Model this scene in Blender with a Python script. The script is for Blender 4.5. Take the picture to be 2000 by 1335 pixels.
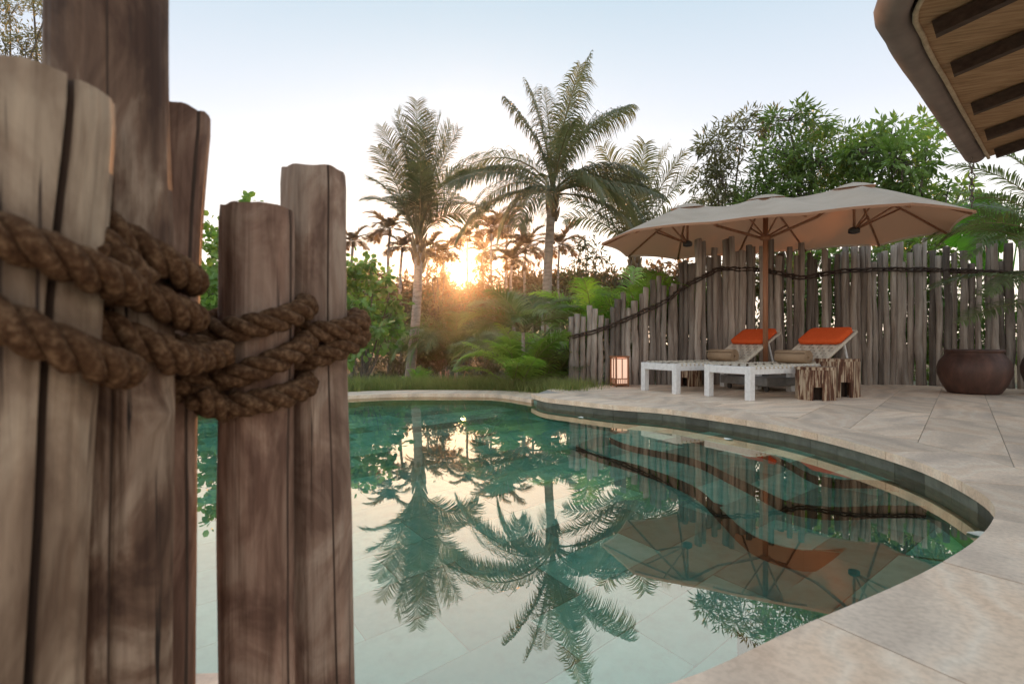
import bpy, bmesh, math, random
import numpy as np
from mathutils import Vector, Matrix, noise

random.seed(7)
RNG = np.random.default_rng(7)
R = math.radians
for o in list(bpy.data.objects):
    bpy.data.objects.remove(o)
SC = bpy.context.scene
COL = SC.collection

# ------------------------------------------------------------------ camera
F, YH, H = 1080.0, 667.0, 0.85          # focal length in px of a 2000 px wide frame, horizon row, eye height over water
DECK = 0.13                             # deck top over the water (z = 0)
cam = bpy.data.cameras.new('camera')
cam.sensor_width = 36.0
cam.lens = 36.0 * F / 2000.0
cam.clip_start, cam.clip_end = 0.02, 3000.0
cam.dof.use_dof = True
cam.dof.focus_distance = 6.0
cam.dof.aperture_fstop = 4.5
cam_o = bpy.data.objects.new('camera', cam)
COL.objects.link(cam_o)
cam_o.location = (0, 0, H)
cam_o.rotation_euler = (R(90), 0, 0)
SC.camera = cam_o

# ------------------------------------------------------------------ sky and sun
SUN_AZ, SUN_EL = R(-5.3), R(7.9)        # azimuth from +Y towards +X
world = bpy.data.worlds.new('World')
SC.world = world
world.use_nodes = True
nt = world.node_tree
nt.nodes.clear()
out = nt.nodes.new('ShaderNodeOutputWorld')
add = nt.nodes.new('ShaderNodeAddShader')
sky = nt.nodes.new('ShaderNodeTexSky')
sky.sky_type = 'NISHITA'
sky.sun_disc = False
sky.sun_elevation = SUN_EL
sky.sun_rotation = SUN_AZ
sky.dust_density = 1.5
bg = nt.nodes.new('ShaderNodeBackground')
bg.inputs[1].default_value = 0.012
tc = nt.nodes.new('ShaderNodeTexCoord')
sep = nt.nodes.new('ShaderNodeSeparateXYZ')
ramp = nt.nodes.new('ShaderNodeValToRGB')
bg2 = nt.nodes.new('ShaderNodeBackground')
bg2.inputs[1].default_value = 1.0
e = ramp.color_ramp.elements
e[0].position, e[0].color = 0.0, (0.84, 0.69, 0.56, 1)
e[1].position, e[1].color = 1.0, (0.36, 0.44, 0.52, 1)
for p, c in ((0.10, (0.79, 0.70, 0.62)), (0.22, (0.515, 0.50, 0.50)), (0.36, (0.365, 0.385, 0.425)), (0.52, (0.255, 0.315, 0.365))):
    q = ramp.color_ramp.elements.new(p)
    q.color = (*c, 1)
nt.links.new(tc.outputs['Generated'], sep.inputs[0])
nt.links.new(sep.outputs[2], ramp.inputs[0])
nt.links.new(ramp.outputs[0], bg2.inputs[0])
nt.links.new(sky.outputs[0], bg.inputs[0])
nt.links.new(bg.outputs[0], add.inputs[0])
nt.links.new(bg2.outputs[0], add.inputs[1])
# the sun's own disc, one degree wide
SUN_DIR = (math.sin(SUN_AZ) * math.cos(SUN_EL), math.cos(SUN_AZ) * math.cos(SUN_EL), math.sin(SUN_EL))
dot = nt.nodes.new('ShaderNodeVectorMath')
dot.operation = 'DOT_PRODUCT'
dot.inputs[1].default_value = SUN_DIR
nrmv = nt.nodes.new('ShaderNodeVectorMath')
nrmv.operation = 'NORMALIZE'
disc = nt.nodes.new('ShaderNodeMapRange')
disc.inputs[1].default_value, disc.inputs[2].default_value = math.cos(R(0.56)), math.cos(R(0.48))
disc.inputs[3].default_value, disc.inputs[4].default_value = 0.0, 40.0
bg3 = nt.nodes.new('ShaderNodeBackground')
bg3.inputs[0].default_value = (1.0, 0.66, 0.30, 1)
add2 = nt.nodes.new('ShaderNodeAddShader')
nt.links.new(tc.outputs['Generated'], nrmv.inputs[0])
nt.links.new(nrmv.outputs[0], dot.inputs[0])
nt.links.new(dot.outputs['Value'], disc.inputs[0])
nt.links.new(disc.outputs[0], bg3.inputs[1])
nt.links.new(add.outputs[0], add2.inputs[0])
nt.links.new(bg3.outputs[0], add2.inputs[1])
nt.links.new(add2.outputs[0], out.inputs[0])

sun = bpy.data.lights.new('sun_light', 'SUN')
sun.energy = 2.0
sun.angle = R(0.6)
sun.color = (1.0, 0.45, 0.18)
sun_o = bpy.data.objects.new('sun_light', sun)
COL.objects.link(sun_o)
sdir = Vector((math.sin(SUN_AZ) * math.cos(SUN_EL), math.cos(SUN_AZ) * math.cos(SUN_EL), math.sin(SUN_EL)))
sun_o.rotation_euler = sdir.to_track_quat('Z', 'Y').to_euler()
sun_o.location = (0, 30, 20)

SC.view_settings.view_transform = 'Standard'
SC.view_settings.look = 'None'
SC.view_settings.exposure = 1.12
SC.view_settings.gamma = 1.0
SC.view_settings.use_curve_mapping = False
SC.cycles.max_bounces = 10
SC.cycles.transparent_max_bounces = 12
SC.cycles.sample_clamp_indirect = 6.0


# ------------------------------------------------------------------ helpers
def pix(px, py, z):
    """world XY of a photo pixel lying on the level plane z"""
    d = F * (H - z) / (py - YH)
    return Vector(((px - 1000) / F * d, d, z))


def at(px, py, d):
    """world point of a photo pixel at distance d along the view axis"""
    return Vector(((px - 1000) / F * d, d, H - (py - YH) / F * d))


def X(px, d):
    return (px - 1000) / F * d


def mesh_obj(name, verts, faces, mat=None, parent=None, smooth=False, loc=None):
    me = bpy.data.meshes.new(name)
    me.from_pydata([tuple(v) for v in verts], [], faces)
    me.update()
    if mat:
        me.materials.append(mat)
    if smooth:
        me.polygons.foreach_set('use_smooth', [True] * len(me.polygons))
    o = bpy.data.objects.new(name, me)
    COL.objects.link(o)
    if parent:
        o.parent = parent
    if loc is not None:
        o.location = loc
    return o


class MB:
    def __init__(self):
        self.v, self.f = [], []

    def add(self, verts, faces):
        n = len(self.v)
        self.v += [Vector(v) for v in verts]
        self.f += [tuple(i + n for i in f) for f in faces]
        return self

    def box(self, lo, hi, bev=0.0):
        x0, y0, z0 = lo
        x1, y1, z1 = hi
        if bev <= 0:
            v = [(x, y, z) for z in (z0, z1) for y in (y0, y1) for x in (x0, x1)]
            return self.add(v, [(0, 2, 3, 1), (4, 5, 7, 6), (0, 1, 5, 4), (2, 6, 7, 3), (0, 4, 6, 2), (1, 3, 7, 5)])
        b = bm_box(lo, hi, bev)
        self.from_bm(b)
        return self

    def from_bm(self, bm):
        bm.verts.index_update()
        self.add([v.co.copy() for v in bm.verts], [tuple(v.index for v in f.verts) for f in bm.faces])
        bm.free()

    def obox(self, c, ax, ay, az, hx, hy, hz):
        c = Vector(c)
        v = [c + ax * (sx * hx) + ay * (sy * hy) + az * (sz * hz) for sz in (-1, 1) for sy in (-1, 1) for sx in (-1, 1)]
        return self.add(v, [(0, 2, 3, 1), (4, 5, 7, 6), (0, 1, 5, 4), (2, 6, 7, 3), (0, 4, 6, 2), (1, 3, 7, 5)])

    def tube(self, pts, rad, sides=8, cap=True):
        pts = [Vector(p) for p in pts]
        n = len(pts)
        if not hasattr(rad, '__len__'):
            rad = [rad] * n
        rings = []
        prev = None
        for i, p in enumerate(pts):
            t = (pts[min(i + 1, n - 1)] - pts[max(i - 1, 0)]).normalized()
            if prev is None:
                a = Vector((1, 0, 0)) if abs(t.x) < 0.8 else Vector((0, 1, 0))
                u = (a - t * a.dot(t)).normalized()
            else:
                u = (prev - t * prev.dot(t)).normalized()
            prev = u
            w = t.cross(u)
            rings.append([p + (u * math.cos(2 * math.pi * k / sides) + w * math.sin(2 * math.pi * k / sides)) * rad[i] for k in range(sides)])
        v = [q for r in rings for q in r]
        f = [(i * sides + k, i * sides + (k + 1) % sides, (i + 1) * sides + (k + 1) % sides, (i + 1) * sides + k) for i in range(n - 1) for k in range(sides)]
        if cap:
            f.append(tuple(reversed(range(sides))))
            f.append(tuple((n - 1) * sides + k for k in range(sides)))
        return self.add(v, f)

    def lathe(self, prof, sides=32, c=(0, 0, 0)):
        c = Vector(c)
        v = [c + Vector((r * math.cos(2 * math.pi * k / sides), r * math.sin(2 * math.pi * k / sides), z)) for r, z in prof for k in range(sides)]
        f = [(i * sides + k, i * sides + (k + 1) % sides, (i + 1) * sides + (k + 1) % sides, (i + 1) * sides + k) for i in range(len(prof) - 1) for k in range(sides)]
        f.append(tuple(reversed(range(sides))))
        f.append(tuple((len(prof) - 1) * sides + k for k in range(sides)))
        return self.add(v, f)

    def prism(self, poly, z0, z1):
        n = len(poly)
        v = [(p[0], p[1], z0) for p in poly] + [(p[0], p[1], z1) for p in poly]
        f = [tuple(reversed(range(n))), tuple(range(n, 2 * n))] + [(k, (k + 1) % n, n + (k + 1) % n, n + k) for k in range(n)]
        return self.add(v, f)

    def build(self, name, mat, parent=None, smooth=False, loc=None):
        return mesh_obj(name, self.v, self.f, mat, parent, smooth, loc)


def bm_box(lo, hi, bev):
    bm = bmesh.new()
    bmesh.ops.create_cube(bm, size=1)
    for v in bm.verts:
        v.co = Vector([lo[i] + (v.co[i] + 0.5) * (hi[i] - lo[i]) for i in range(3)])
    bmesh.ops.bevel(bm, geom=list(bm.edges), offset=bev, segments=2, affect='EDGES', profile=0.5)
    return bm


def tag(o, label, cat, group=None):
    o['label'], o['category'] = label, cat
    if group:
        o['group'] = group
    return o


def struct(o):
    o['kind'] = 'structure'
    return o


def thing(name, label, cat, loc=(0, 0, 0), rz=0.0, group=None):
    o = bpy.data.objects.new(name, None)
    o.empty_display_size = 0.1
    COL.objects.link(o)
    o.location = loc
    o.rotation_euler = (0, 0, rz)
    return tag(o, label, cat, group)


def copy_thing(root, loc, rz=0.0, label=None):
    r = root.copy()
    COL.objects.link(r)
    r.location = loc
    r.rotation_euler = (0, 0, rz)
    if label:
        r['label'] = label

    def rec(src, dst):
        for ch in [c for c in bpy.data.objects if c.parent == src]:
            c = ch.copy()
            COL.objects.link(c)
            c.parent = dst
            rec(ch, c)
    rec(root, r)
    return r


def catmull(pts, n=8, closed=False):
    pts = [Vector(p) for p in pts]
    m = len(pts)
    res = []
    for i in range(m if closed else m - 1):
        p1, p2 = pts[i], pts[(i + 1) % m]
        p0 = pts[(i - 1) % m] if closed or i > 0 else p1
        p3 = pts[(i + 2) % m] if closed or i + 2 < m else p2
        for k in range(n):
            t = k / n
            res.append(0.5 * ((2 * p1) + (p2 - p0) * t + (2 * p0 - 5 * p1 + 4 * p2 - p3) * t * t + (3 * p1 - p0 - 3 * p2 + p3) * t ** 3))
    if not closed:
        res.append(pts[-1])
    return res


def resample(pts, step, closed=False):
    pts = list(pts) + ([pts[0]] if closed else [])
    L = [0.0]
    for a, b in zip(pts, pts[1:]):
        L.append(L[-1] + (b - a).length)
    n = max(2, int(round(L[-1] / step)))
    res, j = [], 0
    for i in range(n + (0 if closed else 1)):
        s = L[-1] * i / n
        while j < len(L) - 2 and L[j + 1] < s:
            j += 1
        t = (s - L[j]) / max(1e-9, L[j + 1] - L[j])
        res.append(pts[j].lerp(pts[j + 1], min(1, t)))
    return res


# ------------------------------------------------------------------ materials
def nodes_of(name):
    m = bpy.data.materials.new(name)
    m.use_nodes = True
    n = m.node_tree
    b = n.nodes['Principled BSDF']
    return m, n, b


def set_ramp(r, stops):
    els = r.color_ramp.elements
    els[0].position, els[0].color = stops[0][0], (*stops[0][1], 1)
    els[1].position, els[1].color = stops[-1][0], (*stops[-1][1], 1)
    for p, c in stops[1:-1]:
        els.new(p).color = (*c, 1)


def coords(n, scale=(1, 1, 1), rand=20.0, src='Object'):
    t = n.nodes.new('ShaderNodeTexCoord')
    mp = n.nodes.new('ShaderNodeMapping')
    mp.inputs['Scale'].default_value = scale
    n.links.new(t.outputs[src], mp.inputs['Vector'])
    if rand:
        oi = n.nodes.new('ShaderNodeObjectInfo')
        mu = n.nodes.new('ShaderNodeMath')
        mu.operation = 'MULTIPLY'
        mu.inputs[1].default_value = rand
        n.links.new(oi.outputs['Random'], mu.inputs[0])
        cb = n.nodes.new('ShaderNodeCombineXYZ')
        for i in range(3):
            n.links.new(mu.outputs[0], cb.inputs[i])
        n.links.new(cb.outputs[0], mp.inputs['Location'])
    return mp.outputs[0]


def rand_value(n, col, lo, hi):
    oi = n.nodes.new('ShaderNodeObjectInfo')
    mr = n.nodes.new('ShaderNodeMapRange')
    mr.inputs[3].default_value, mr.inputs[4].default_value = lo, hi
    n.links.new(oi.outputs['Random'], mr.inputs[0])
    hs = n.nodes.new('ShaderNodeHueSaturation')
    n.links.new(mr.outputs[0], hs.inputs['Value'])
    n.links.new(col, hs.inputs['Color'])
    return hs.outputs[0]


def noise_mat(name, stops, scale=(4, 4, 4), detail=6, rough=0.8, bump=0.2, bscale=None, nscale=1.0, rand=20.0, vr=None, dist=0.0,
              spec=0.3, metal=0.0, src='Object', bdist=0.01, fine=0.0, sheen=0.0):
    m, n, b = nodes_of(name)
    c = coords(n, scale, rand, src)
    t = n.nodes.new('ShaderNodeTexNoise')
    t.inputs['Scale'].default_value = nscale
    t.inputs['Detail'].default_value = detail
    t.inputs['Roughness'].default_value = 0.62
    t.inputs['Distortion'].default_value = dist
    n.links.new(c, t.inputs['Vector'])
    r = n.nodes.new('ShaderNodeValToRGB')
    set_ramp(r, stops)
    n.links.new(t.outputs['Fac'], r.inputs[0])
    col = r.outputs[0]
    if vr:
        col = rand_value(n, col, *vr)
    n.links.new(col, b.inputs['Base Color'])
    b.inputs['Roughness'].default_value = rough
    b.inputs['Specular IOR Level'].default_value = spec
    b.inputs['Metallic'].default_value = metal
    if bump:
        c2 = coords(n, bscale or tuple(s * 3 for s in scale), rand, src)
        t2 = n.nodes.new('ShaderNodeTexNoise')
        t2.inputs['Scale'].default_value = nscale
        t2.inputs['Detail'].default_value = 8
        n.links.new(c2, t2.inputs['Vector'])
        bp = n.nodes.new('ShaderNodeBump')
        bp.inputs['Strength'].default_value = bump
        bp.inputs['Distance'].default_value = bdist
        n.links.new(t2.outputs['Fac'], bp.inputs['Height'])
        n.links.new(bp.outputs[0], b.inputs['Normal'])
    return m


def leaf_mat(name, dark, light, trans, tmix=0.35, rough=0.5, vr=(0.75, 1.25), nscale=1.3, spec=0.35):
    m, n, b = nodes_of(name)
    c = coords(n, (1, 1, 1), 30.0)
    t = n.nodes.new('ShaderNodeTexNoise')
    t.inputs['Scale'].default_value = nscale
    t.inputs['Detail'].default_value = 5
    n.links.new(c, t.inputs['Vector'])
    r = n.nodes.new('ShaderNodeValToRGB')
    set_ramp(r, [(0.32, dark), (0.68, light)])
    n.links.new(t.outputs['Fac'], r.inputs[0])
    col = rand_value(n, r.outputs[0], *vr)
    n.links.new(col, b.inputs['Base Color'])
    b.inputs['Roughness'].default_value = rough
    b.inputs['Specular IOR Level'].default_value = spec
    tr = n.nodes.new('ShaderNodeBsdfTranslucent')
    mt = n.nodes.new('ShaderNodeMix')
    mt.data_type = 'RGBA'
    mt.blend_type = 'MULTIPLY'
    mt.inputs[0].default_value = 1.0
    n.links.new(col, mt.inputs[6])
    mt.inputs[7].default_value = (*trans, 1)
    n.links.new(mt.outputs[2], tr.inputs[0])
    mx = n.nodes.new('ShaderNodeMixShader')
    mx.inputs[0].default_value = tmix
    n.links.new(b.outputs[0], mx.inputs[1])
    n.links.new(tr.outputs[0], mx.inputs[2])
    n.links.new(mx.outputs[0], n.nodes['Material Output'].inputs[0])
    return m


def sandstone(name, vr=(0.86, 1.12), wet=False):
    m, n, b = nodes_of(name)
    c = coords(n, (1.0, 1.0, 1.0), 40.0)
    rot = n.nodes.new('ShaderNodeVectorRotate')
    rot.rotation_type = 'Z_AXIS'
    oi = n.nodes.new('ShaderNodeObjectInfo')
    mu = n.nodes.new('ShaderNodeMath')
    mu.operation = 'MULTIPLY'
    mu.inputs[1].default_value = 1.3
    n.links.new(oi.outputs['Random'], mu.inputs[0])
    n.links.new(mu.outputs[0], rot.inputs['Angle'])
    n.links.new(c, rot.inputs['Vector'])
    nz = n.nodes.new('ShaderNodeTexNoise')
    nz.inputs['Scale'].default_value = 0.9
    nz.inputs['Detail'].default_value = 3
    nz.inputs['Distortion'].default_value = 0.6
    n.links.new(rot.outputs[0], nz.inputs['Vector'])
    wv = n.nodes.new('ShaderNodeTexWave')
    wv.inputs['Scale'].default_value = 0.65
    wv.inputs['Distortion'].default_value = 9.0
    wv.inputs['Detail'].default_value = 5.0
    wv.inputs['Detail Scale'].default_value = 0.8
    wv.inputs['Detail Roughness'].default_value = 0.62
    n.links.new(rot.outputs[0], wv.inputs['Vector'])
    r1 = n.nodes.new('ShaderNodeValToRGB')
    set_ramp(r1, [(0.0, (0.46, 0.32, 0.225)), (0.3, (0.74, 0.55, 0.40)), (0.55, (0.76, 0.53, 0.36)), (0.8, (0.84, 0.68, 0.52)), (1.0, (0.68, 0.45, 0.29))])
    n.links.new(wv.outputs['Fac'], r1.inputs[0])
    r2 = n.nodes.new('ShaderNodeValToRGB')
    set_ramp(r2, [(0.3, (0.57, 0.48, 0.40)), (0.5, (0.77, 0.62, 0.48)), (0.72, (0.80, 0.58, 0.41))])
    n.links.new(nz.outputs['Fac'], r2.inputs[0])
    mx = n.nodes.new('ShaderNodeMix')
    mx.data_type = 'RGBA'
    mx.inputs[0].default_value = 0.55
    n.links.new(r1.outputs[0], mx.inputs[6])
    n.links.new(r2.outputs[0], mx.inputs[7])
    # fine speckle and thin dark veins
    sp = n.nodes.new('ShaderNodeTexNoise')
    sp.inputs['Scale'].default_value = 60
    sp.inputs['Detail'].default_value = 4
    n.links.new(rot.outputs[0], sp.inputs['Vector'])
    r3 = n.nodes.new('ShaderNodeValToRGB')
    set_ramp(r3, [(0.3, (0.86, 0.85, 0.84)), (0.6, (1.05, 1.05, 1.05))])
    n.links.new(sp.outputs['Fac'], r3.inputs[0])
    m2 = n.nodes.new('ShaderNodeMix')
    m2.data_type = 'RGBA'
    m2.blend_type = 'MULTIPLY'
    m2.inputs[0].default_value = 1.0
    n.links.new(mx.outputs[2], m2.inputs[6])
    n.links.new(r3.outputs[0], m2.inputs[7])
    n.links.new(rand_value(n, m2.outputs[2], *vr), b.inputs['Base Color'])
    rr = n.nodes.new('ShaderNodeMapRange')
    rr.inputs[3].default_value, rr.inputs[4].default_value = 0.42, 0.75
    n.links.new(nz.outputs['Fac'], rr.inputs[0])
    n.links.new(rr.outputs[0], b.inputs['Roughness'])
    b.inputs['Specular IOR Level'].default_value = 0.35
    bp = n.nodes.new('ShaderNodeBump')
    bp.inputs['Strength'].default_value = 0.25
    bp.inputs['Distance'].default_value = 0.004
    n.links.new(sp.outputs['Fac'], bp.inputs['Height'])
    n.links.new(bp.outputs[0], b.inputs['Normal'])
    return m


M = {}
M['stone'] = sandstone('sandstone')
M['mortar'] = noise_mat('mortar', [(0.3, (0.30, 0.27, 0.24)), (0.7, (0.42, 0.38, 0.33))], (8, 8, 8), bump=0.1)


def log_mat(name, dark, red, mid, light):
    """weathered timber: long streaks over broad patches, with thin dark checks"""
    m, n, b = nodes_of(name)
    c = coords(n, (1, 1, 1), 20.0)

    def nz(scale, detail, dist=0.0, rough=0.6):
        mp = n.nodes.new('ShaderNodeMapping')
        mp.inputs['Scale'].default_value = scale
        n.links.new(c, mp.inputs[0])
        t = n.nodes.new('ShaderNodeTexNoise')
        t.inputs['Scale'].default_value = 1.0
        t.inputs['Detail'].default_value = detail
        t.inputs['Roughness'].default_value = rough
        t.inputs['Distortion'].default_value = dist
        n.links.new(mp.outputs[0], t.inputs['Vector'])
        return t.outputs['Fac']

    def rmp(f, stops):
        r = n.nodes.new('ShaderNodeValToRGB')
        set_ramp(r, stops)
        n.links.new(f, r.inputs[0])
        return r.outputs[0]

    def mix(a_, b_, f, mode='MIX'):
        x = n.nodes.new('ShaderNodeMix')
        x.data_type = 'RGBA'
        x.blend_type = mode
        if isinstance(f, float):
            x.inputs[0].default_value = f
        else:
            n.links.new(f, x.inputs[0])
        n.links.new(a_, x.inputs[6])
        n.links.new(b_, x.inputs[7])
        return x.outputs[2]

    patch = rmp(nz((8, 8, 4.2), 6, 1.0), [(0.38, red), (0.5, mid), (0.62, light)])
    streak = rmp(nz((30, 30, 2.4), 8, 0.6), [(0.30, (0.55, 0.49, 0.44)), (0.50, (1.0, 0.98, 0.96)), (0.70, (1.3, 1.28, 1.25))])
    col = mix(patch, streak, 1.0, 'MULTIPLY')
    chk = nz((55, 55, 1.6), 3, 0.3)
    cm = rmp(chk, [(0.31, (1, 1, 1)), (0.36, (0, 0, 0))])
    dk = n.nodes.new('ShaderNodeRGB')
    dk.outputs[0].default_value = (*dark, 1)
    col = mix(col, dk.outputs[0], cm)
    n.links.new(col, b.inputs['Base Color'])
    b.inputs['Roughness'].default_value = 0.72
    b.inputs['Specular IOR Level'].default_value = 0.3
    ad = n.nodes.new('ShaderNodeMath')
    ad.operation = 'ADD'
    n.links.new(nz((60, 60, 2.2), 8), ad.inputs[0])
    n.links.new(chk, ad.inputs[1])
    bp = n.nodes.new('ShaderNodeBump')
    bp.inputs['Strength'].default_value = 0.7
    bp.inputs['Distance'].default_value = 0.006
    n.links.new(ad.outputs[0], bp.inputs['Height'])
    n.links.new(bp.outputs[0], b.inputs['Normal'])
    return m


M['log_pale'] = log_mat('pale_log', (0.035, 0.02, 0.014), (0.14, 0.088, 0.056), (0.255, 0.182, 0.125), (0.37, 0.285, 0.205))
M['log_dark'] = log_mat('dark_log', (0.016, 0.009, 0.006), (0.07, 0.036, 0.022), (0.15, 0.09, 0.058), (0.31, 0.228, 0.165))
M['log_red'] = log_mat('red_brown_log', (0.03, 0.015, 0.010), (0.125, 0.066, 0.044), (0.22, 0.132, 0.092), (0.325, 0.225, 0.165))
M['log_grey'] = log_mat('grey_brown_log', (0.04, 0.024, 0.018), (0.14, 0.083, 0.058), (0.235, 0.155, 0.112), (0.345, 0.26, 0.198))
M['log_cut'] = noise_mat('log_end_grain', [(0.3, (0.20, 0.14, 0.10)), (0.7, (0.36, 0.28, 0.21))], (30, 30, 30), bump=0.4)
M['crack'] = noise_mat('split_heartwood', [(0.3, (0.03, 0.018, 0.012)), (0.7, (0.08, 0.05, 0.035))], (40, 40, 4), bump=0.2)
M['rope'] = noise_mat('coir_rope', [(0.25, (0.028, 0.012, 0.006)), (0.5, (0.095, 0.048, 0.024)), (0.75, (0.25, 0.152, 0.085))],
                      (110, 110, 110), detail=8, rough=0.95, bump=0.9, bscale=(420, 420, 420), bdist=0.003, spec=0.1)
M['stake'] = noise_mat('grey_stake_bark', [(0.25, (0.075, 0.056, 0.044)), (0.42, (0.19, 0.15, 0.122)), (0.56, (0.31, 0.262, 0.22)), (0.75, (0.50, 0.45, 0.395))],
                       (9, 9, 1.6), detail=8, rough=0.9, bump=0.9, bscale=(40, 40, 5), bdist=0.012, vr=(0.5, 1.45))
M['dark_rope'] = noise_mat('dark_lashing', [(0.3, (0.025, 0.017, 0.013)), (0.7, (0.085, 0.055, 0.04))], (60, 60, 60), bump=0.6)
M['white_wood'] = noise_mat('whitewashed_wood', [(0.25, (0.56, 0.55, 0.53)), (0.45, (0.70, 0.69, 0.67)), (0.7, (0.80, 0.79, 0.77))], (22, 22, 22), detail=9, rough=0.7,
                            bump=0.15, bscale=(50, 50, 50), bdist=0.003, rand=5)
M['strap'] = noise_mat('woven_strap', [(0.3, (0.50, 0.43, 0.33)), (0.7, (0.70, 0.62, 0.50))], (50, 50, 50), bump=0.5, bdist=0.003)
M['towel'] = noise_mat('brown_towel', [(0.3, (0.31, 0.21, 0.13)), (0.7, (0.44, 0.31, 0.20))], (90, 90, 90), bump=0.8, bdist=0.004, rough=1.0, spec=0.05)
M['orange'] = noise_mat('orange_cushion', [(0.3, (0.62, 0.085, 0.02)), (0.7, (0.78, 0.13, 0.035))], (60, 60, 60), bump=0.4, bdist=0.003, rough=0.95, spec=0.1)
M['teak'] = noise_mat('reddish_pole_wood', [(0.3, (0.24, 0.10, 0.05)), (0.7, (0.40, 0.19, 0.10))], (30, 30, 2), bump=0.2, rough=0.55)
M['dark_metal'] = noise_mat('dark_metal', [(0.3, (0.03, 0.027, 0.025)), (0.7, (0.06, 0.052, 0.047))], (20, 20, 20), bump=0.1, rough=0.5, spec=0.5)
M['cart'] = noise_mat('grey_cart', [(0.3, (0.17, 0.165, 0.155)), (0.7, (0.28, 0.27, 0.255))], (12, 12, 12), bump=0.2, rough=0.7)
M['stool'] = noise_mat('carved_stool_wood', [(0.38, (0.06, 0.024, 0.014)), (0.485, (0.16, 0.07, 0.038)), (0.54, (0.44, 0.33, 0.22)), (0.75, (0.64, 0.54, 0.41))],
                       (26, 26, 2.6), detail=8, rough=0.7, bump=1.0, bscale=(30, 30, 3), bdist=0.015, dist=0.4)
M['jar'] = noise_mat('brown_glazed_jar', [(0.25, (0.032, 0.015, 0.011)), (0.5, (0.075, 0.034, 0.023)), (0.8, (0.145, 0.066, 0.043))], (7, 7, 2.2), detail=8, rough=0.6,
                     bump=0.25, bdist=0.01, spec=0.5)
M['soil'] = noise_mat('soil', [(0.3, (0.03, 0.02, 0.015)), (0.7, (0.07, 0.05, 0.035))], (20, 20, 20), bump=0.8)
M['lantern_frame'] = noise_mat('lantern_frame', [(0.3, (0.22, 0.085, 0.04)), (0.7, (0.34, 0.15, 0.07))], (30, 30, 8), bump=0.2, rough=0.5)
M['gutter'] = noise_mat('gutter_clay', [(0.3, (0.16, 0.115, 0.095)), (0.7, (0.25, 0.185, 0.15))], (3, 3, 3), bump=0.15, rough=0.8)
M['plywood'] = noise_mat('woven_soffit', [(0.28, (0.19, 0.10, 0.046)), (0.5, (0.32, 0.185, 0.092)), (0.75, (0.45, 0.28, 0.15))], (3, 40, 3), detail=8, rough=0.85,
                         bump=0.6, bscale=(90, 160, 90), bdist=0.004, dist=0.5)
M['rafter'] = noise_mat('dark_rafter', [(0.3, (0.04, 0.022, 0.014)), (0.7, (0.085, 0.05, 0.033))], (4, 30, 30), bump=0.3)
M['edge'] = noise_mat('soffit_edge', [(0.3, (0.34, 0.24, 0.15)), (0.7, (0.50, 0.37, 0.24))], (20, 20, 20), bump=0.3)
M['thatch'] = noise_mat('thatch', [(0.3, (0.13, 0.10, 0.07)), (0.7, (0.28, 0.22, 0.15))], (30, 30, 4), bump=0.8)
M['chain'] = noise_mat('chain_metal', [(0.3, (0.10, 0.08, 0.065)), (0.7, (0.20, 0.16, 0.13))], (30, 30, 30), bump=0.2, rough=0.45, metal=0.6)
M['bark'] = noise_mat('tree_bark', [(0.3, (0.07, 0.055, 0.042)), (0.7, (0.20, 0.165, 0.13))], (12, 12, 3), bump=0.7, bdist=0.02)
M['palm_bark'] = noise_mat('palm_trunk_bark', [(0.25, (0.20, 0.155, 0.125)), (0.5, (0.38, 0.315, 0.26)), (0.8, (0.54, 0.465, 0.39))], (5, 5, 14), detail=7, rough=0.95, bump=0.8, bdist=0.02, rand=5)
M['palm_boot'] = noise_mat('palm_leaf_bases', [(0.3, (0.16, 0.10, 0.05)), (0.7, (0.34, 0.24, 0.13))], (14, 14, 2), bump=0.7, bdist=0.02)
M['ground'] = noise_mat('ground_soil_and_moss', [(0.3, (0.05, 0.045, 0.025)), (0.5, (0.07, 0.075, 0.035)), (0.7, (0.10, 0.10, 0.05))], (0.8, 0.8, 0.8), detail=8, rough=1.0, bump=0.6, rand=0, bdist=0.05)
M['coconut'] = leaf_mat('coconut_leaf', (0.10, 0.115, 0.055), (0.21, 0.23, 0.125), (1.5, 1.35, 0.75), tmix=0.4, rough=0.42, spec=0.5)
M['coconut_rib'] = noise_mat('frond_rib', [(0.3, (0.17, 0.14, 0.06)), (0.7, (0.30, 0.25, 0.12))], (10, 10, 10), bump=0)
M['areca'] = leaf_mat('areca_leaf', (0.12, 0.23, 0.04), (0.29, 0.43, 0.10), (1.5, 1.6, 0.6), tmix=0.45, rough=0.45)
M['areca_dark'] = leaf_mat('dark_palm_leaf', (0.10, 0.14, 0.055), (0.23, 0.28, 0.125), (1.5, 1.5, 0.7), tmix=0.35, rough=0.45)
M['far_palm'] = leaf_mat('far_palm_leaf', (0.11, 0.092, 0.05), (0.20, 0.165, 0.095), (1.8, 1.15, 0.55), tmix=0.6)
M['bush'] = leaf_mat('round_bush_leaf', (0.10, 0.19, 0.045), (0.28, 0.43, 0.13), (1.4, 1.6, 0.6), tmix=0.35, rough=0.42, nscale=2.2)
M['tree'] = leaf_mat('tree_leaf', (0.125, 0.20, 0.06), (0.31, 0.45, 0.14), (1.4, 1.5, 0.6), tmix=0.38, rough=0.45, nscale=0.9)
M['tree_dark'] = leaf_mat('dark_tree_leaf', (0.115, 0.12, 0.065), (0.23, 0.24, 0.125), (1.5, 1.3, 0.7), tmix=0.38, nscale=1.0)
M['fan'] = leaf_mat('fan_palm_leaf', (0.12, 0.30, 0.035), (0.26, 0.50, 0.09), (1.4, 1.7, 0.5), tmix=0.45, rough=0.35, nscale=0.8)
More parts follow.
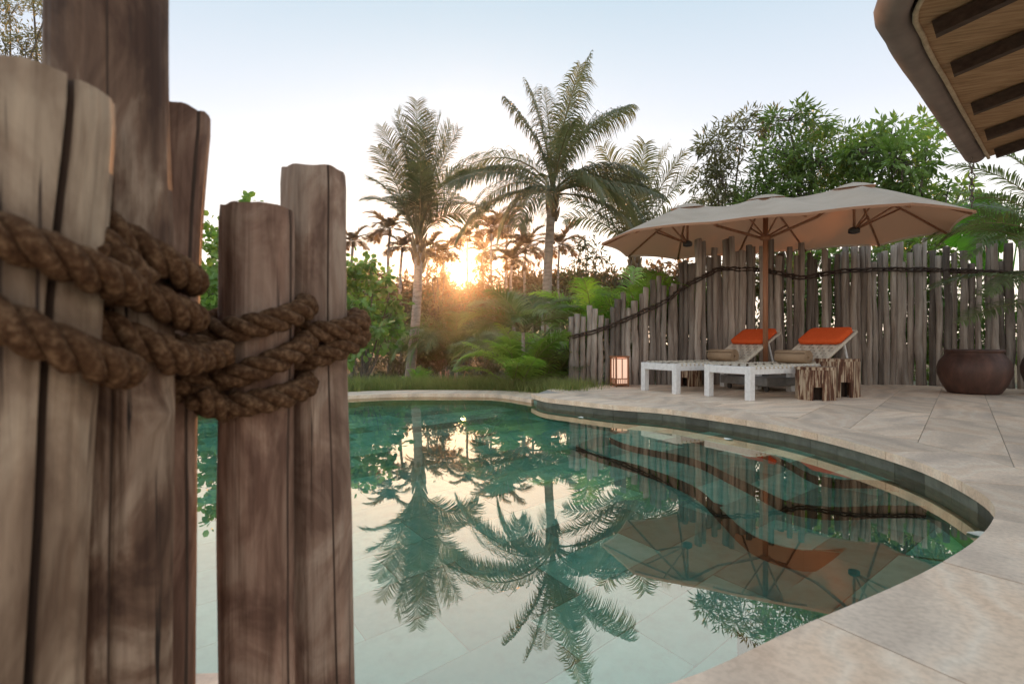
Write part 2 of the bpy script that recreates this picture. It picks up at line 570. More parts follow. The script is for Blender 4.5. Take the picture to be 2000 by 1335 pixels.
M['grass'] = leaf_mat('grass_blade', (0.10, 0.135, 0.04), (0.27, 0.30, 0.11), (1.4, 1.4, 0.7), tmix=0.4, nscale=3.0)
M['dry'] = leaf_mat('dry_leaf', (0.30, 0.17, 0.12), (0.48, 0.32, 0.23), (1.3, 1.0, 0.8), tmix=0.35)
M['petal'] = noise_mat('pale_petal', [(0.3, (0.62, 0.60, 0.50)), (0.7, (0.78, 0.77, 0.68))], (30, 30, 30), bump=0)
M['pool_tile'] = noise_mat('green_pool_tile', [(0.25, (0.17, 0.44, 0.36)), (0.5, (0.27, 0.63, 0.52)), (0.75, (0.40, 0.74, 0.64))], (9, 9, 9), detail=8, rough=0.5,
                           bump=0.3, bdist=0.004, vr=(0.55, 1.5))
M['wall_tile'] = noise_mat('dark_waterline_tile', [(0.25, (0.050, 0.055, 0.045)), (0.5, (0.085, 0.092, 0.075)), (0.8, (0.14, 0.15, 0.12))], (9, 9, 9), detail=8, rough=0.45,
                           bump=0.3, bdist=0.004, vr=(0.6, 1.5), spec=0.45)
M['riser'] = noise_mat('dark_step_riser', [(0.3, (0.035, 0.040, 0.036)), (0.7, (0.07, 0.075, 0.065))], (9, 9, 9), bump=0.2, vr=(0.8, 1.2))
M['grout'] = noise_mat('pool_grout', [(0.3, (0.16, 0.26, 0.21)), (0.7, (0.24, 0.36, 0.30))], (8, 8, 8), bump=0)


def fabric():
    m, n, b = nodes_of('tan_canopy_fabric')
    c = coords(n, (1, 1, 1), 0)
    t = n.nodes.new('ShaderNodeTexNoise')
    t.inputs['Scale'].default_value = 2.5
    t.inputs['Detail'].default_value = 6
    n.links.new(c, t.inputs['Vector'])
    r = n.nodes.new('ShaderNodeValToRGB')
    set_ramp(r, [(0.3, (0.50, 0.42, 0.335)), (0.7, (0.61, 0.52, 0.42))])
    n.links.new(t.outputs['Fac'], r.inputs[0])
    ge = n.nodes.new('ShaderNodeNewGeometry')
    underglow = n.nodes.new('ShaderNodeMix')
    underglow.data_type = 'RGBA'
    n.links.new(ge.outputs['Backfacing'], underglow.inputs[0])
    n.links.new(r.outputs[0], underglow.inputs[6])
    underglow.inputs[7].default_value = (0.44, 0.235, 0.14, 1)  # same cloth below; warm glow and bounced light painted into the underside
    n.links.new(underglow.outputs[2], b.inputs['Base Color'])
    b.inputs['Roughness'].default_value = 0.9
    b.inputs['Specular IOR Level'].default_value = 0.1
    w = n.nodes.new('ShaderNodeTexNoise')
    w.inputs['Scale'].default_value = 140
    n.links.new(c, w.inputs['Vector'])
    bp = n.nodes.new('ShaderNodeBump')
    bp.inputs['Strength'].default_value = 0.2
    bp.inputs['Distance'].default_value = 0.003
    n.links.new(w.outputs['Fac'], bp.inputs['Height'])
    n.links.new(bp.outputs[0], b.inputs['Normal'])
    tr = n.nodes.new('ShaderNodeBsdfTranslucent')
    tr.inputs[0].default_value = (0.55, 0.28, 0.15, 1)
    mx = n.nodes.new('ShaderNodeMixShader')
    mx.inputs[0].default_value = 0.25
    n.links.new(b.outputs[0], mx.inputs[1])
    n.links.new(tr.outputs[0], mx.inputs[2])
    n.links.new(mx.outputs[0], n.nodes['Material Output'].inputs[0])
    return m


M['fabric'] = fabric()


def emit(name, col, strength):
    m, n, b = nodes_of(name)
    b.inputs['Base Color'].default_value = (*col, 1)
    b.inputs['Emission Color'].default_value = (*col, 1)
    b.inputs['Emission Strength'].default_value = strength
    b.inputs['Roughness'].default_value = 0.9
    return m


M['paper'] = emit('lit_paper', (1.0, 0.68, 0.50), 0.28)
M['candle'] = emit('lit_bulb', (1.0, 0.45, 0.16), 6.0)


def water():
    m = bpy.data.materials.new('pool_water')
    m.use_nodes = True
    n = m.node_tree
    n.nodes.clear()
    o = n.nodes.new('ShaderNodeOutputMaterial')
    g = n.nodes.new('ShaderNodeBsdfGlossy')
    g.inputs['Roughness'].default_value = 0.0
    g.inputs['Color'].default_value = (1.0, 0.88, 0.71, 1)
    rf = n.nodes.new('ShaderNodeBsdfRefraction')
    rf.inputs['IOR'].default_value = 1.33
    rf.inputs['Roughness'].default_value = 0.0
    rf.inputs['Color'].default_value = (0.86, 1.0, 0.96, 1)
    lw = n.nodes.new('ShaderNodeLayerWeight')
    lw.inputs[0].default_value = 0.5
    mr = n.nodes.new('ShaderNodeMapRange')
    mr.inputs[1].default_value, mr.inputs[2].default_value = 0.0, 1.0
    mr.inputs[3].default_value, mr.inputs[4].default_value = 0.40, 0.62
    n.links.new(lw.outputs['Facing'], mr.inputs[0])
    mx = n.nodes.new('ShaderNodeMixShader')
    n.links.new(mr.outputs[0], mx.inputs[0])
    n.links.new(rf.outputs[0], mx.inputs[1])
    n.links.new(g.outputs[0], mx.inputs[2])
    t = n.nodes.new('ShaderNodeTexCoord')
    nz = n.nodes.new('ShaderNodeTexNoise')
    nz.inputs['Scale'].default_value = 3.0
    nz.inputs['Detail'].default_value = 3
    n.links.new(t.outputs['Object'], nz.inputs['Vector'])
    bp = n.nodes.new('ShaderNodeBump')
    bp.inputs['Strength'].default_value = 0.02
    bp.inputs['Distance'].default_value = 0.006
    n.links.new(nz.outputs['Fac'], bp.inputs['Height'])
    for s in (g, rf):
        n.links.new(bp.outputs[0], s.inputs['Normal'])
    n.links.new(mx.outputs[0], o.inputs[0])
    return m


M['water'] = water()

# ------------------------------------------------------------------ pool outline
near = [(-1.4, 1.25), (-0.9, 1.17), (-0.6, 1.18), (-0.44, 1.19), (-0.33, 1.12), (-0.15, 1.08), (0.15, 1.075)]
dpx = [(1375, 1335), (1540, 1250), (1700, 1180), (1800, 1135), (1880, 1090), (1935, 1050), (1960, 1012), (1962, 990), (1935, 965), (1875, 932), (1800, 900), (1700, 870),
       (1600, 845), (1500, 825), (1400, 810), (1300, 797), (1200, 790), (1125, 782), (1065, 775.5), (1041, 767.5)]
deck_edge = [Vector((*p, 0)) for p in near] + [Vector((*pix(a, b, DECK).xy, 0)) for a, b in dpx]
far_px = [(1036, 775.2), (970, 769), (870, 767.6), (770, 768), (674, 772)]
far_edge = [Vector((*pix(a, b, 0.05).xy, 0)) for a, b in far_px] + [Vector((x, y, 0)) for x, y in ((-3.4, 7.55), (-4.6, 6.4), (-5.2, 4.9), (-4.9, 3.4), (-3.9, 2.2), (-2.6, 1.55))]
D_EDGE = resample(catmull(deck_edge, 10), 0.09)
for _ in range(3):
    D_EDGE = [D_EDGE[0]] + [(D_EDGE[i - 1] + D_EDGE[i] * 2 + D_EDGE[i + 1]) / 4 for i in range(1, len(D_EDGE) - 1)] + [D_EDGE[-1]]
C_EDGE = resample(catmull([D_EDGE[-1]] + far_edge[1:] + [D_EDGE[0]], 10), 0.11)
OUT = D_EDGE + C_EDGE[1:-1]


def normals(pts, closed=False):
    res = []
    n = len(pts)
    for i in range(n):
        a = pts[(i - 1) % n] if closed or i > 0 else pts[0]
        b = pts[(i + 1) % n] if closed or i < n - 1 else pts[-1]
        t = (b - a).normalized()
        res.append(Vector((t.y, -t.x, 0)))
    return res


area = sum(a.x * b.y - b.x * a.y for a, b in zip(OUT, OUT[1:] + OUT[:1]))
SGN = 1 if area > 0 else -1              # outward from the water


def offset(pts, d, closed=False):
    return [p + n * (d * SGN) for p, n in zip(pts, normals(pts, closed))]


def inside(p, poly):
    r = False
    j = len(poly) - 1
    for i in range(len(poly)):
        a, b = poly[i], poly[j]
        if (a.y > p[1]) != (b.y > p[1]) and p[0] < (b.x - a.x) * (p[1] - a.y) / (b.y - a.y) + a.x:
            r = not r
        j = i
    return r


def sstep(a, b, x):
    t = max(0.0, min(1.0, (x - a) / (b - a)))
    return t * t * (3 - 2 * t)


# ------------------------------------------------------------------ terrain
OUT_G = offset(OUT, 0.16, True)


def ground_z(x, y):
    left = 1 - sstep(0.5, 3.0, x)
    drop = sstep(9.3, 15.0, y) * (0.55 + 0.5 * left)
    drop += (1 - left) * 0.0
    side = sstep(-6.5, -11.0, x) * 0.6
    return 0.03 - max(drop, side) + 0.05 * noise.noise(Vector((x * 0.35, y * 0.35, 1.7))) * sstep(9.4, 12, y)


def axis(lo, hi, fine_lo, fine_hi, step, growth=1.35):
    a = [fine_lo]
    while a[-1] < fine_hi:
        a.append(a[-1] + step)
    s = step
    while a[-1] < hi:
        s *= growth
        a.append(a[-1] + s)
    s = step
    while a[0] > lo:
        s *= growth
        a.insert(0, a[0] - s)
    return a


gx = axis(-260, 260, -6.5, 9, 0.2)
gy = axis(-120, 300, -1, 16, 0.2)
gv, gf = [], []
for y in gy:
    for x in gx:
        z = ground_z(x, y)
        if -6 < x < 4 and 0 < y < 10 and inside((x, y), OUT_G):
            z = -1.6
        gv.append((x, y, z))
nx = len(gx)
for j in range(len(gy) - 1):
    for i in range(nx - 1):
        gf.append((j * nx + i, j * nx + i + 1, (j + 1) * nx + i + 1, (j + 1) * nx + i))
struct(mesh_obj('ground', gv, gf, M['ground'], smooth=True))


# ------------------------------------------------------------------ paving: deck slabs and ring of coping stones
def slab(poly, z0, z1, name, mat, parent):
    o = MB().prism(poly, z0, z1).build(name, mat, parent)
    return o


def split_poly(poly, lines):
    """cut a level polygon with many vertical planes; returns a list of face loops"""
    bm = bmesh.new()
    vs = [bm.verts.new((p[0], p[1], 0)) for p in poly]
    bm.faces.new(vs)
    bmesh.ops.triangulate(bm, faces=list(bm.faces))
    tri = set(e.index for e in bm.edges)
    bmesh.ops.dissolve_limit(bm, angle_limit=0.001, verts=[], edges=list(bm.edges))
    for co, no in lines:
        bmesh.ops.bisect_plane(bm, geom=list(bm.verts) + list(bm.edges) + list(bm.faces), dist=1e-5, plane_co=co, plane_no=no)
    res = [[v.co.xy.copy() for v in f.verts] for f in bm.faces]
    bm.free()
    return res


def poly_area(p):
    return 0.5 * sum(a[0] * b[1] - b[0] * a[1] for a, b in zip(p, p[1:] + p[:1]))


def inset(poly, d):
    """small inset of a nearly convex polygon"""
    if poly_area(poly) < 0:
        poly = poly[::-1]
    n = len(poly)
    res = []
    for i in range(n):
        a, b, c = Vector(poly[i - 1]), Vector(poly[i]), Vector(poly[(i + 1) % n])
        e1, e2 = (b - a), (c - b)
        if e1.length < 1e-6 or e2.length < 1e-6:
            res.append(b)
            continue
        n1 = Vector((-e1.y, e1.x)).normalized()
        n2 = Vector((-e2.y, e2.x)).normalized()
        k = (n1 + n2)
        if k.length < 0.2:
            res.append(b)
            continue
        k = k.normalized()
        res.append(b + k * (d / max(0.35, k.dot(n1))))
    return res


RING = 0.44
ring_out = offset(D_EDGE, RING)
deck = struct(bpy.data.objects.new('deck', None))
COL.objects.link(deck)
# coping ring round the deck side of the pool
i = 0
while i < len(D_EDGE) - 2:
    k = random.choice((8, 9, 10))
    j = min(len(D_EDGE) - 1, i + k)
    if len(D_EDGE) - 1 - j < 4:
        j = len(D_EDGE) - 1
    inner = offset(D_EDGE, -0.03)[i:j + 1]
    poly = [p.xy for p in inner] + [p.xy for p in reversed(ring_out[i:j + 1])]
    slab(inset(poly, 0.003), DECK - 0.055, DECK + random.uniform(-0.0008, 0.0008), 'coping_slab', M['stone'], deck)
    i = j
# field slabs laid on a slanted grid
end = ring_out[-1]
fence_line = [(1.01, 9.36), (6.6, 9.36), (7.8, 8.45), (12.0, 7.4)]
field = [p.xy for p in ring_out] + [Vector(q) for q in ((0.52, 8.32), (0.72, 8.75), (1.0, 9.52), (6.65, 9.52), (7.9, 8.6), (12.0, 7.55), (12.0, -3.0), (-2.2, -3.0), (-2.2, 0.75))]
u = Vector((0.632, 0.775))
v = Vector((-0.775, 0.632))
lines = []
base = Vector((4.83, 6.32))
for k in range(-30, 30):
    lines.append(((*(base + v * (0.48 * k)), 0), (v.x, v.y, 0)))
cells = []
for loop in split_poly(field, lines):
    c = sum(loop, Vector((0, 0))) / len(loop)
    row = math.floor((c - base).dot(v) / 0.48)
    offs = (row * 0.37) % 0.96
    sub = [((*(base + u * (0.96 * q + offs)), 0), (u.x, u.y, 0)) for q in range(-14, 14)]
    cells += split_poly(loop, sub)
for loop in cells:
    if abs(poly_area(loop)) < 0.004:
        continue
    slab(inset(loop, 0.0025), DECK - 0.05, DECK + random.uniform(-0.001, 0.001), 'paving_slab', M['stone'], deck)
mb = MB()
bedding = [p.xy for p in offset(D_EDGE, 0.05)] + field[len(ring_out):]
mb.prism(bedding if poly_area(bedding) > 0 else bedding[::-1], DECK - 0.12, DECK - 0.006)
mb.build('mortar_bed', M['mortar'], deck)

# low coping round the far side
coping = struct(bpy.data.objects.new('pool_coping', None))
COL.objects.link(coping)
c_in, c_out = offset(C_EDGE, -0.03), offset(C_EDGE, 0.62)
i = 0
while i < len(C_EDGE) - 1:
    j = min(len(C_EDGE) - 1, i + 7)
    if len(C_EDGE) - 1 - j < 3:
        j = len(C_EDGE) - 1
    poly = [p.xy for p in c_in[i:j + 1]] + [p.xy for p in reversed(c_out[i:j + 1])]
    slab(inset(poly, 0.002), -0.005, 0.05 + random.uniform(-0.001, 0.001), 'coping_stone', M['stone'], coping)
    i = j

# ------------------------------------------------------------------ pool shell
FLOOR = -0.98
pool = struct(bpy.data.objects.new('pool', None))
COL.objects.link(pool)
n = len(OUT)
sv = [(p.x, p.y, z) for z in (0.045, FLOOR - 0.03) for p in offset(OUT, 0.012, True)]
sf = [(k, (k + 1) % n, n + (k + 1) % n, n + k) for k in range(n)]
mesh_obj('pool_shell', sv, sf, M['grout'], pool)
# wall tiles in courses
step = 0.29
ring = resample(OUT, step, True)
fine = resample(OUT, step / 3, True)
nf = len(fine)
nn = normals(fine, True)
ncount = nf // 3
for row, (z1, z0) in enumerate(((0.072, -0.13), (-0.13, -0.34))):
    for k in range(ncount):
        a = k * 3 + (row % 2)
        idx = [(a + q) % nf for q in range(4)]
        ptop = z1
        deckside = min((fine[idx[1]] - q).length for q in D_EDGE[:-3]) < 0.07
        if row == 0 and not deckside:
            ptop = -0.006
        vv = []
        for dep in (0.0, 0.012):
            for z in (z0 + 0.002, ptop - 0.002):
                for m_, q in enumerate(idx):
                    sh = 0.0
                    tdir = Vector((-nn[q].y, nn[q].x, 0))
                    if m_ == 0:
                        sh = 0.0015
                    if m_ == 3:
                        sh = -0.0015
                    p = fine[q] + nn[q] * (SGN * dep) + tdir * sh * (1 if SGN > 0 else -1)
                    vv.append((p.x, p.y, z))
        ff = [(m_, m_ + 1, m_ + 5, m_ + 4) for m_ in range(3)] + [(m_ + 4, m_ + 5, m_ + 13, m_ + 12) for m_ in range(3)] + [(0, 4, 12, 8), (3, 11, 15, 7)]
        mesh_obj('wall_tile', vv, ff, M['wall_tile'], pool)
lw_v = [(p.x, p.y, z) for z in (-0.34, FLOOR) for p in OUT]
mesh_obj('lower_wall', lw_v, sf, M['pool_tile'], pool)
# floor tiles
floor_poly = [p.xy for p in offset(OUT, -0.01, True)]
ang = R(38)
fu, fv = Vector((math.cos(ang), math.sin(ang))), Vector((-math.sin(ang), math.cos(ang)))
lines = [((*(fv * (0.33 * k)), 0), (fv.x, fv.y, 0)) for k in range(-20, 40)]
for loop in split_poly(floor_poly, lines):
    c = sum(loop, Vector((0, 0))) / len(loop)
    row = math.floor(c.dot(fv) / 0.33)
    sub = [((*(fu * (0.66 * q + (row % 2) * 0.33)), 0), (fu.x, fu.y, 0)) for q in range(-20, 20)]
    for cell in split_poly(loop, sub):
        if abs(poly_area(cell)) > 0.01:
            slab(inset(cell, 0.003), FLOOR - 0.02, FLOOR + random.uniform(-0.001, 0.001), 'floor_tile', M['pool_tile'], pool)
gb = MB()
gb.prism(floor_poly if poly_area(floor_poly) > 0 else floor_poly[::-1], FLOOR - 0.06, FLOOR - 0.008)
gb.build('floor_bed', M['grout'], pool)


def under(px, py, z):
    """world XY of a point at depth z under water that is seen through pixel px, py"""
    s = pix(px, py, 0.0)
    d = Vector((s.x, s.y, -H))
    hor = Vector((d.x, d.y, 0))
    si = hor.length / d.length
    st = si / 1.33
    adv = -z * st / math.sqrt(1 - st * st)
    return s + hor.normalized() * adv


def step_slab(edge_px, z, zb, name, wall_pts):
    edge = [under(a, b, z) for a, b in edge_px]
    edge = [Vector((p.x, p.y, 0)) for p in resample(catmull(edge, 8), 0.08)]
    poly = [p.xy for p in edge] + [Vector(w) for w in wall_pts]
    if poly_area(poly) < 0:
        poly = poly[::-1]
    t = struct(bpy.data.objects.new(name, None))
    COL.objects.link(t)
    MB().prism(poly, zb, z - 0.012).build('step_block', M['riser'], t)
    lns = [((*(fv * (0.33 * k)), 0), (fv.x, fv.y, 0)) for k in range(-20, 40)]
    for loop in split_poly(poly, lns):
        c = sum(loop, Vector((0, 0))) / len(loop)
        row = math.floor(c.dot(fv) / 0.33)
        sub = [((*(fu * (0.66 * q + (row % 2) * 0.33)), 0), (fu.x, fu.y, 0)) for q in range(-20, 20)]
        for cell in split_poly(loop, sub):
            if abs(poly_area(cell)) > 0.004:
                slab(inset(cell, 0.002), z - 0.012, z, 'step_tile', M['pool_tile'], t)
    return t


wall_all = [p.xy for p in offset(OUT, -0.004, True)]


def wall_between(p_from, p_to, direction):
    i0 = min(range(len(wall_all)), key=lambda i_: (wall_all[i_] - Vector(p_from)).length)
    i1 = min(range(len(wall_all)), key=lambda i_: (wall_all[i_] - Vector(p_to)).length)
    res = [wall_all[i0]]
    while i0 != i1:
        i0 = (i0 + direction) % len(wall_all)
        res.append(wall_all[i0])
    return res


low = [(1125, 868), (1160, 884), (1250, 908), (1350, 945), (1400, 985), (1450, 1030), (1500, 1056), (1575, 1073), (1655, 1068)]
mid_s = [(1190, 852), (1230, 868), (1350, 893), (1425, 925), (1500, 960), (1540, 977), (1625, 988), (1720, 985)]
top_s = [(1330, 850), (1420, 868), (1510, 888), (1600, 930), (1690, 935), (1800, 940)]
for pts, z, zb, nm in ((low, -0.72, FLOOR, 'pool_step'), (mid_s, -0.47, -0.72, 'pool_step'), (top_s, -0.24, -0.47, 'pool_step')):
    a, b = under(*pts[-1], z), under(*pts[0], z)
    step_slab(pts, z, zb, nm, wall_between(a.xy, b.xy, 1))
ben = [(1655, 1068), (1615, 1100), (1560, 1135), (1495, 1178), (1440, 1230)]
a, b = under(*ben[-1], -0.66), under(*ben[0], -0.66)
step_slab(ben, -0.66, FLOOR, 'pool_bench', wall_between(a.xy, Vector((2.2, 2.6)), 1))

struct(mesh_obj('water', [(p.x, p.y, 0.0) for p in offset(OUT, 0.004, True)], [tuple(range(n))], M['water']))


# ------------------------------------------------------------------ foreground log fence with rope
def log_post(name, label, path, rad, knots=(), cracks=(), seed=0, mat='log_grey'):
    """path: list of (x, y, z); rad: radius; cracks: (angle, width, depth)"""
    path = resample(catmull(path, 8), 0.03)
    SEG = 180
    dark = set()
    vs, fs = [], []
    nrm = len(path)
    for i_, p in enumerate(path):
        drift = 0.10 * noise.noise(Vector((seed, 3.1, p.z * 2.7)))
        if cracks and isinstance(cracks[0][0], tuple):
            drift += (cracks[0][0][1] - cracks[0][0][0]) * (p.z - 0.13)
        for k in range(SEG):
            th0 = 2 * math.pi * k / SEG
            th = th0 + drift
            d = Vector((math.cos(th), math.sin(th), 0))
            q = Vector((d.x * 1.3 + seed, d.y * 1.3, p.z * 2.2))
            r = rad * (1 + 0.045 * noise.noise(q * 1.0) + 0.02 * noise.noise(Vector((d.x * 5 + seed, d.y * 5, p.z * 4))))
            r += 0.0012 * noise.noise(Vector((d.x * 22, d.y * 22 + seed, p.z * 3)))
            for ka, kz, kr, kh in knots:
                da = math.atan2(math.sin(th - ka), math.cos(th - ka)) * rad
                dd = (da * da + (p.z - kz) ** 2) / (kr * kr)
                r += kh * math.exp(-dd)
            for ca, cw, cd in cracks:
                aa = ca[0] if isinstance(ca, tuple) else ca
                da = abs(math.atan2(math.sin(th0 - aa), math.cos(th0 - aa)))
                cd_ = cd * (0.55 + 0.9 * abs(noise.noise(Vector((seed, aa * 9, p.z * 3.3)))))
                if da < cw:
                    r -= cd_ * (1 - (da / cw) ** 2)
                    if da < cw * 0.75:
                        dark.add((i_, k))
            if i_ == nrm - 1:
                r *= 0.965
            vs.append(p + d * r + (Vector((0, 0, 0.006 * noise.noise(Vector((d.x * 2, d.y * 2, seed))))) if i_ >= nrm - 2 else Vector()))
    for i_ in range(nrm - 1):
        for k in range(SEG):
            fs.append((i_ * SEG + k, i_ * SEG + (k + 1) % SEG, (i_ + 1) * SEG + (k + 1) % SEG, (i_ + 1) * SEG + k))
    fs.append(tuple(reversed(range(SEG))))
    o = thing(name, label, 'post', path[0])
    org = Vector(path[0])
    body = mesh_obj('trunk', [q - org for q in vs], fs, M[mat], o, smooth=True)
    body.data.materials.append(M['crack'])
    for i_, k in dark:
        if i_ < nrm - 1:
            body.data.polygons[i_ * SEG + k].material_index = 1
    top = [q - org for q in vs[-SEG:]]
    c = sum(top, Vector()) / SEG
    mesh_obj('cut_end', top + [c + Vector((0, 0, 0.002))], [(k, (k + 1) % SEG, SEG) for k in range(SEG)], M['log_cut'], o)
    return o


def lean(d, pts):
    return [(X(px, d), d, z) for px, z in pts]


PI = math.pi
log_post('fence_log', 'thick split log post at the left edge of the photo, nearest the camera', lean(0.60, [(-35, DECK - 0.01), (-8, 0.5), (15, 0.8), (50, 1.128)]), 0.078,
         cracks=(((-0.52, -0.38), 0.075, 0.035),), seed=1.3, mat='log_pale')
log_post('fence_log', 'tallest log post, running out of the top of the photo, knot below its ropes', lean(0.76, [(214, DECK - 0.01), (222, 0.5), (226, 0.85), (214, 1.2), (214, 1.75)]), 0.070,
         knots=((-0.28, 0.755, 0.024, 0.014), (-1.2, 0.45, 0.04, 0.006), (-0.8, 0.60, 0.05, 0.004)), cracks=((-1.0, 0.03, 0.006),), seed=4.1, mat='log_dark')
log_post('fence_log', 'dark brown log post half hidden behind the tallest post', lean(0.92, [(296, DECK - 0.01), (300, 0.5), (304, 0.8), (312, 1.05), (330, 1.230)]), 0.063,
         cracks=((-0.2, 0.045, 0.008),), seed=8.7, mat='log_red')
log_post('fence_log', 'shortest log post with three turns of rope round it', lean(1.0, [(504, DECK - 0.01), (500, 0.5), (504, 0.85), (505, 1.088)]), 0.0625,
         cracks=((-0.16, 0.035, 0.006),), seed=12.9, mat='log_red')
log_post('fence_log', 'right-hand log post with two turns of rope, farthest of the log posts', lean(1.13, [(632, DECK - 0.01), (624, 0.45), (616, 0.8), (614, 1.195)]), 0.0625,
         cracks=((-0.80, 0.022, 0.005),), seed=17.2, mat='log_grey')

POSTS = {  # centre px at rope height, distance, radius, loops (z at the middle of the front, rise to the right, rise to the back)
    'a': (28, 0.60, 0.077, [(0.947, -0.040, 0.015), (0.864, -0.055, 0.015)]),
    'b': (226, 0.76, 0.070, [(0.985, -0.056, 0.02), (0.925, -0.05, 0.02), (0.862, -0.048, 0.02)]),
    'c': (308, 0.92, 0.063, [(0.835, 0.010, 0.0), (0.772, 0.012, 0.0)]),
    'd': (501, 1.0, 0.0625, [(0.878, 0.022, 0.035), (0.806, 0.030, 0.03), (0.750, 0.012, 0.02)]),
    'e': (619, 1.13, 0.0635, [(0.868, 0.004, 0.045), (0.822, 0.024, 0.04)]),
}
RR = 0.0215


def rope_strands(path, parent, rr, pitch=0.098, phase=0.0):
    path = resample(catmull(path, 6), 0.010)
    prev = None
    frames = []
    L = 0.0
    for i_, p in enumerate(path):
        t = (path[min(i_ + 1, len(path) - 1)] - path[max(i_ - 1, 0)]).normalized()
        if prev is None:
            a_ = Vector((0, 0, 1))
            u_ = (a_ - t * a_.dot(t)).normalized()
        else:
            u_ = (prev - t * prev.dot(t)).normalized()
        prev = u_
        if i_:
            L += (p - path[i_ - 1]).length
        frames.append((p, u_, t.cross(u_), L))
    for s in range(3):
        pts = []
        for p, u_, w_, l_ in frames:
            an = phase + 2 * PI * (s / 3 + l_ / pitch)
            wob = 1 + 0.06 * noise.noise(Vector((l_ * 25, s * 7.0, phase)))
            pts.append(p + (u_ * math.cos(an) + w_ * math.sin(an)) * (rr * 0.57 * wob))
        for k in range(1, len(pts) - 1):
            for _ in range(5):
                tg = (pts[k + 1] - pts[k - 1]).normalized()
                rv = Vector((random.gauss(0, 1), random.gauss(0, 1), random.gauss(0, 1)))
                rv = (rv - tg * rv.dot(tg)).normalized()
                FIB_P.append(pts[k] + rv * rr * 0.50)
                FIB_D.append(tg * random.choice((-1, 1)) * 1.3 + rv * random.uniform(0.1, 0.9))
        MB().tube(pts, [rr * (0.515 + 0.03 * noise.noise(Vector((k * 0.35, s, 3)))) for k in range(len(pts))], 10).build('strand', M['rope'], parent, smooth=True)


FIB_P, FIB_D = [], []


def wrap(key, a0, a1):
    px, d, r, loops = POSTS[key]
    c = Vector((X(px, d), d, 0))
    rad = r + RR * 1.02
    face = math.atan2(-c.y, -c.x) + PI / 2          # turns the loop so that its front looks at the camera
    pts = []
    steps = int((a1 - a0) / 15)
    for k in range(steps + 1):
        a_ = a0 + (a1 - a0) * k / steps
        turn = (a_ - 90.0) / 360.0                      # loop index counted from the back
        i0 = max(0, min(len(loops) - 1, math.floor(turn)))
        fr = turn - i0
        z0, tx, ty = loops[i0]
        th = R(a_)
        nxt = loops[min(len(loops) - 1, i0 + 1)]
        blend = sstep(0.80, 1.0, fr)
        zc = z0 + tx * math.cos(th) + ty * (math.sin(th) + 1) * 0.5
        zn = nxt[0] + nxt[1] * math.cos(th) + nxt[2] * (math.sin(th) + 1) * 0.5
        pts.append(c + Vector((rad * math.cos(th + face), rad * math.sin(th + face), zc * (1 - blend) + zn * blend)))
    return pts


rope = thing('coir_rope', 'thick brown twisted coir rope wound round the foreground log posts', 'rope', (X(300, 0.8), 0.8, 0.86))
org = Vector(rope.location)
for key, (a0, a1) in {'a': (90, 90 + 720), 'b': (90, 90 + 1080), 'c': (90, 90 + 720), 'd': (90, 90 + 1080), 'e': (90, 90 + 720)}.items():
    rope_strands([p - org for p in wrap(key, a0, a1)], rope, RR, phase=ord(key))


def sag(a, b, dz, n_=6):
    a, b = Vector(a), Vector(b)
    return [a.lerp(b, k / n_) + Vector((0, 0, -dz * math.sin(PI * k / n_))) - org for k in range(n_ + 1)]


rope_strands(sag(at(330, 700, 0.74), at(440, 688, 0.90), 0.004), rope, RR, phase=1)
rope_strands(sag(at(185, 470, 0.63), at(285, 560, 0.69), 0.0), rope, RR, phase=2)
rope_strands(sag(at(380, 770, 0.86), at(450, 800, 0.93), 0.004), rope, RR, phase=3)

# ------------------------------------------------------------------ stake fence behind the deck
fence = thing('stake_fence', 'tall fence of uneven grey round stakes lashed with dark rope behind the loungers', 'fence', (3.8, 9.36, DECK))
forg = Vector(fence.location)
stake_meshes = []
for s in range(14):
    mb = MB()
    N = 22
    pts, rads = [], []
    for k in range(N):
        t = k / (N - 1)
        pts.append(Vector((0.042 * noise.noise(Vector((s * 9.1, 0.3, t * 3.2))) + 0.014 * noise.noise(Vector((s * 3.3, 5, t * 11))), 0.02 * noise.noise(Vector((s * 5.7, 4.4, t * 3))), t)))
        rads.append(0.060 * (1.04 - 0.12 * t) * (1 + 0.20 * noise.noise(Vector((s * 2.2, 8.8, t * 9)))))
    mb.tube(pts, rads, 10)
    for q in mb.v:
        q.x += 0.006 * noise.noise(Vector((q.x * 60 + s, q.y * 60, q.z * 9)))
        q.y += 0.006 * noise.noise(Vector((q.x * 60 + s, q.y * 60 + 9, q.z * 9)))
    o = mb.build('stake', M['stake'], None, smooth=True)
    stake_meshes.append(o.data)
    bpy.data.objects.remove(o)


def top_px(px):
    """average stake-top row and rope row of the fence at this photo column"""
    tt = [(1080, 625, 660), (1120, 618, 655), (1160, 610, 645), (1230, 585, 618), (1290, 555, 590), (1340, 520, 556), (1400, 492, 523), (1480, 482, 524), (1560, 486, 541), (1640, 495, 527), (1720, 494, 524),
          (1800, 492, 524), (1900, 500, 528), (2000, 490, 532), (2400, 480, 530)]
    for (a, b, c), (a2, b2, c2) in zip(tt, tt[1:]):
        if a <= px <= a2:
            t = (px - a) / (a2 - a)
            return b + (b2 - b) * t, c + (c2 - c) * t
    return tt[-1][1:]


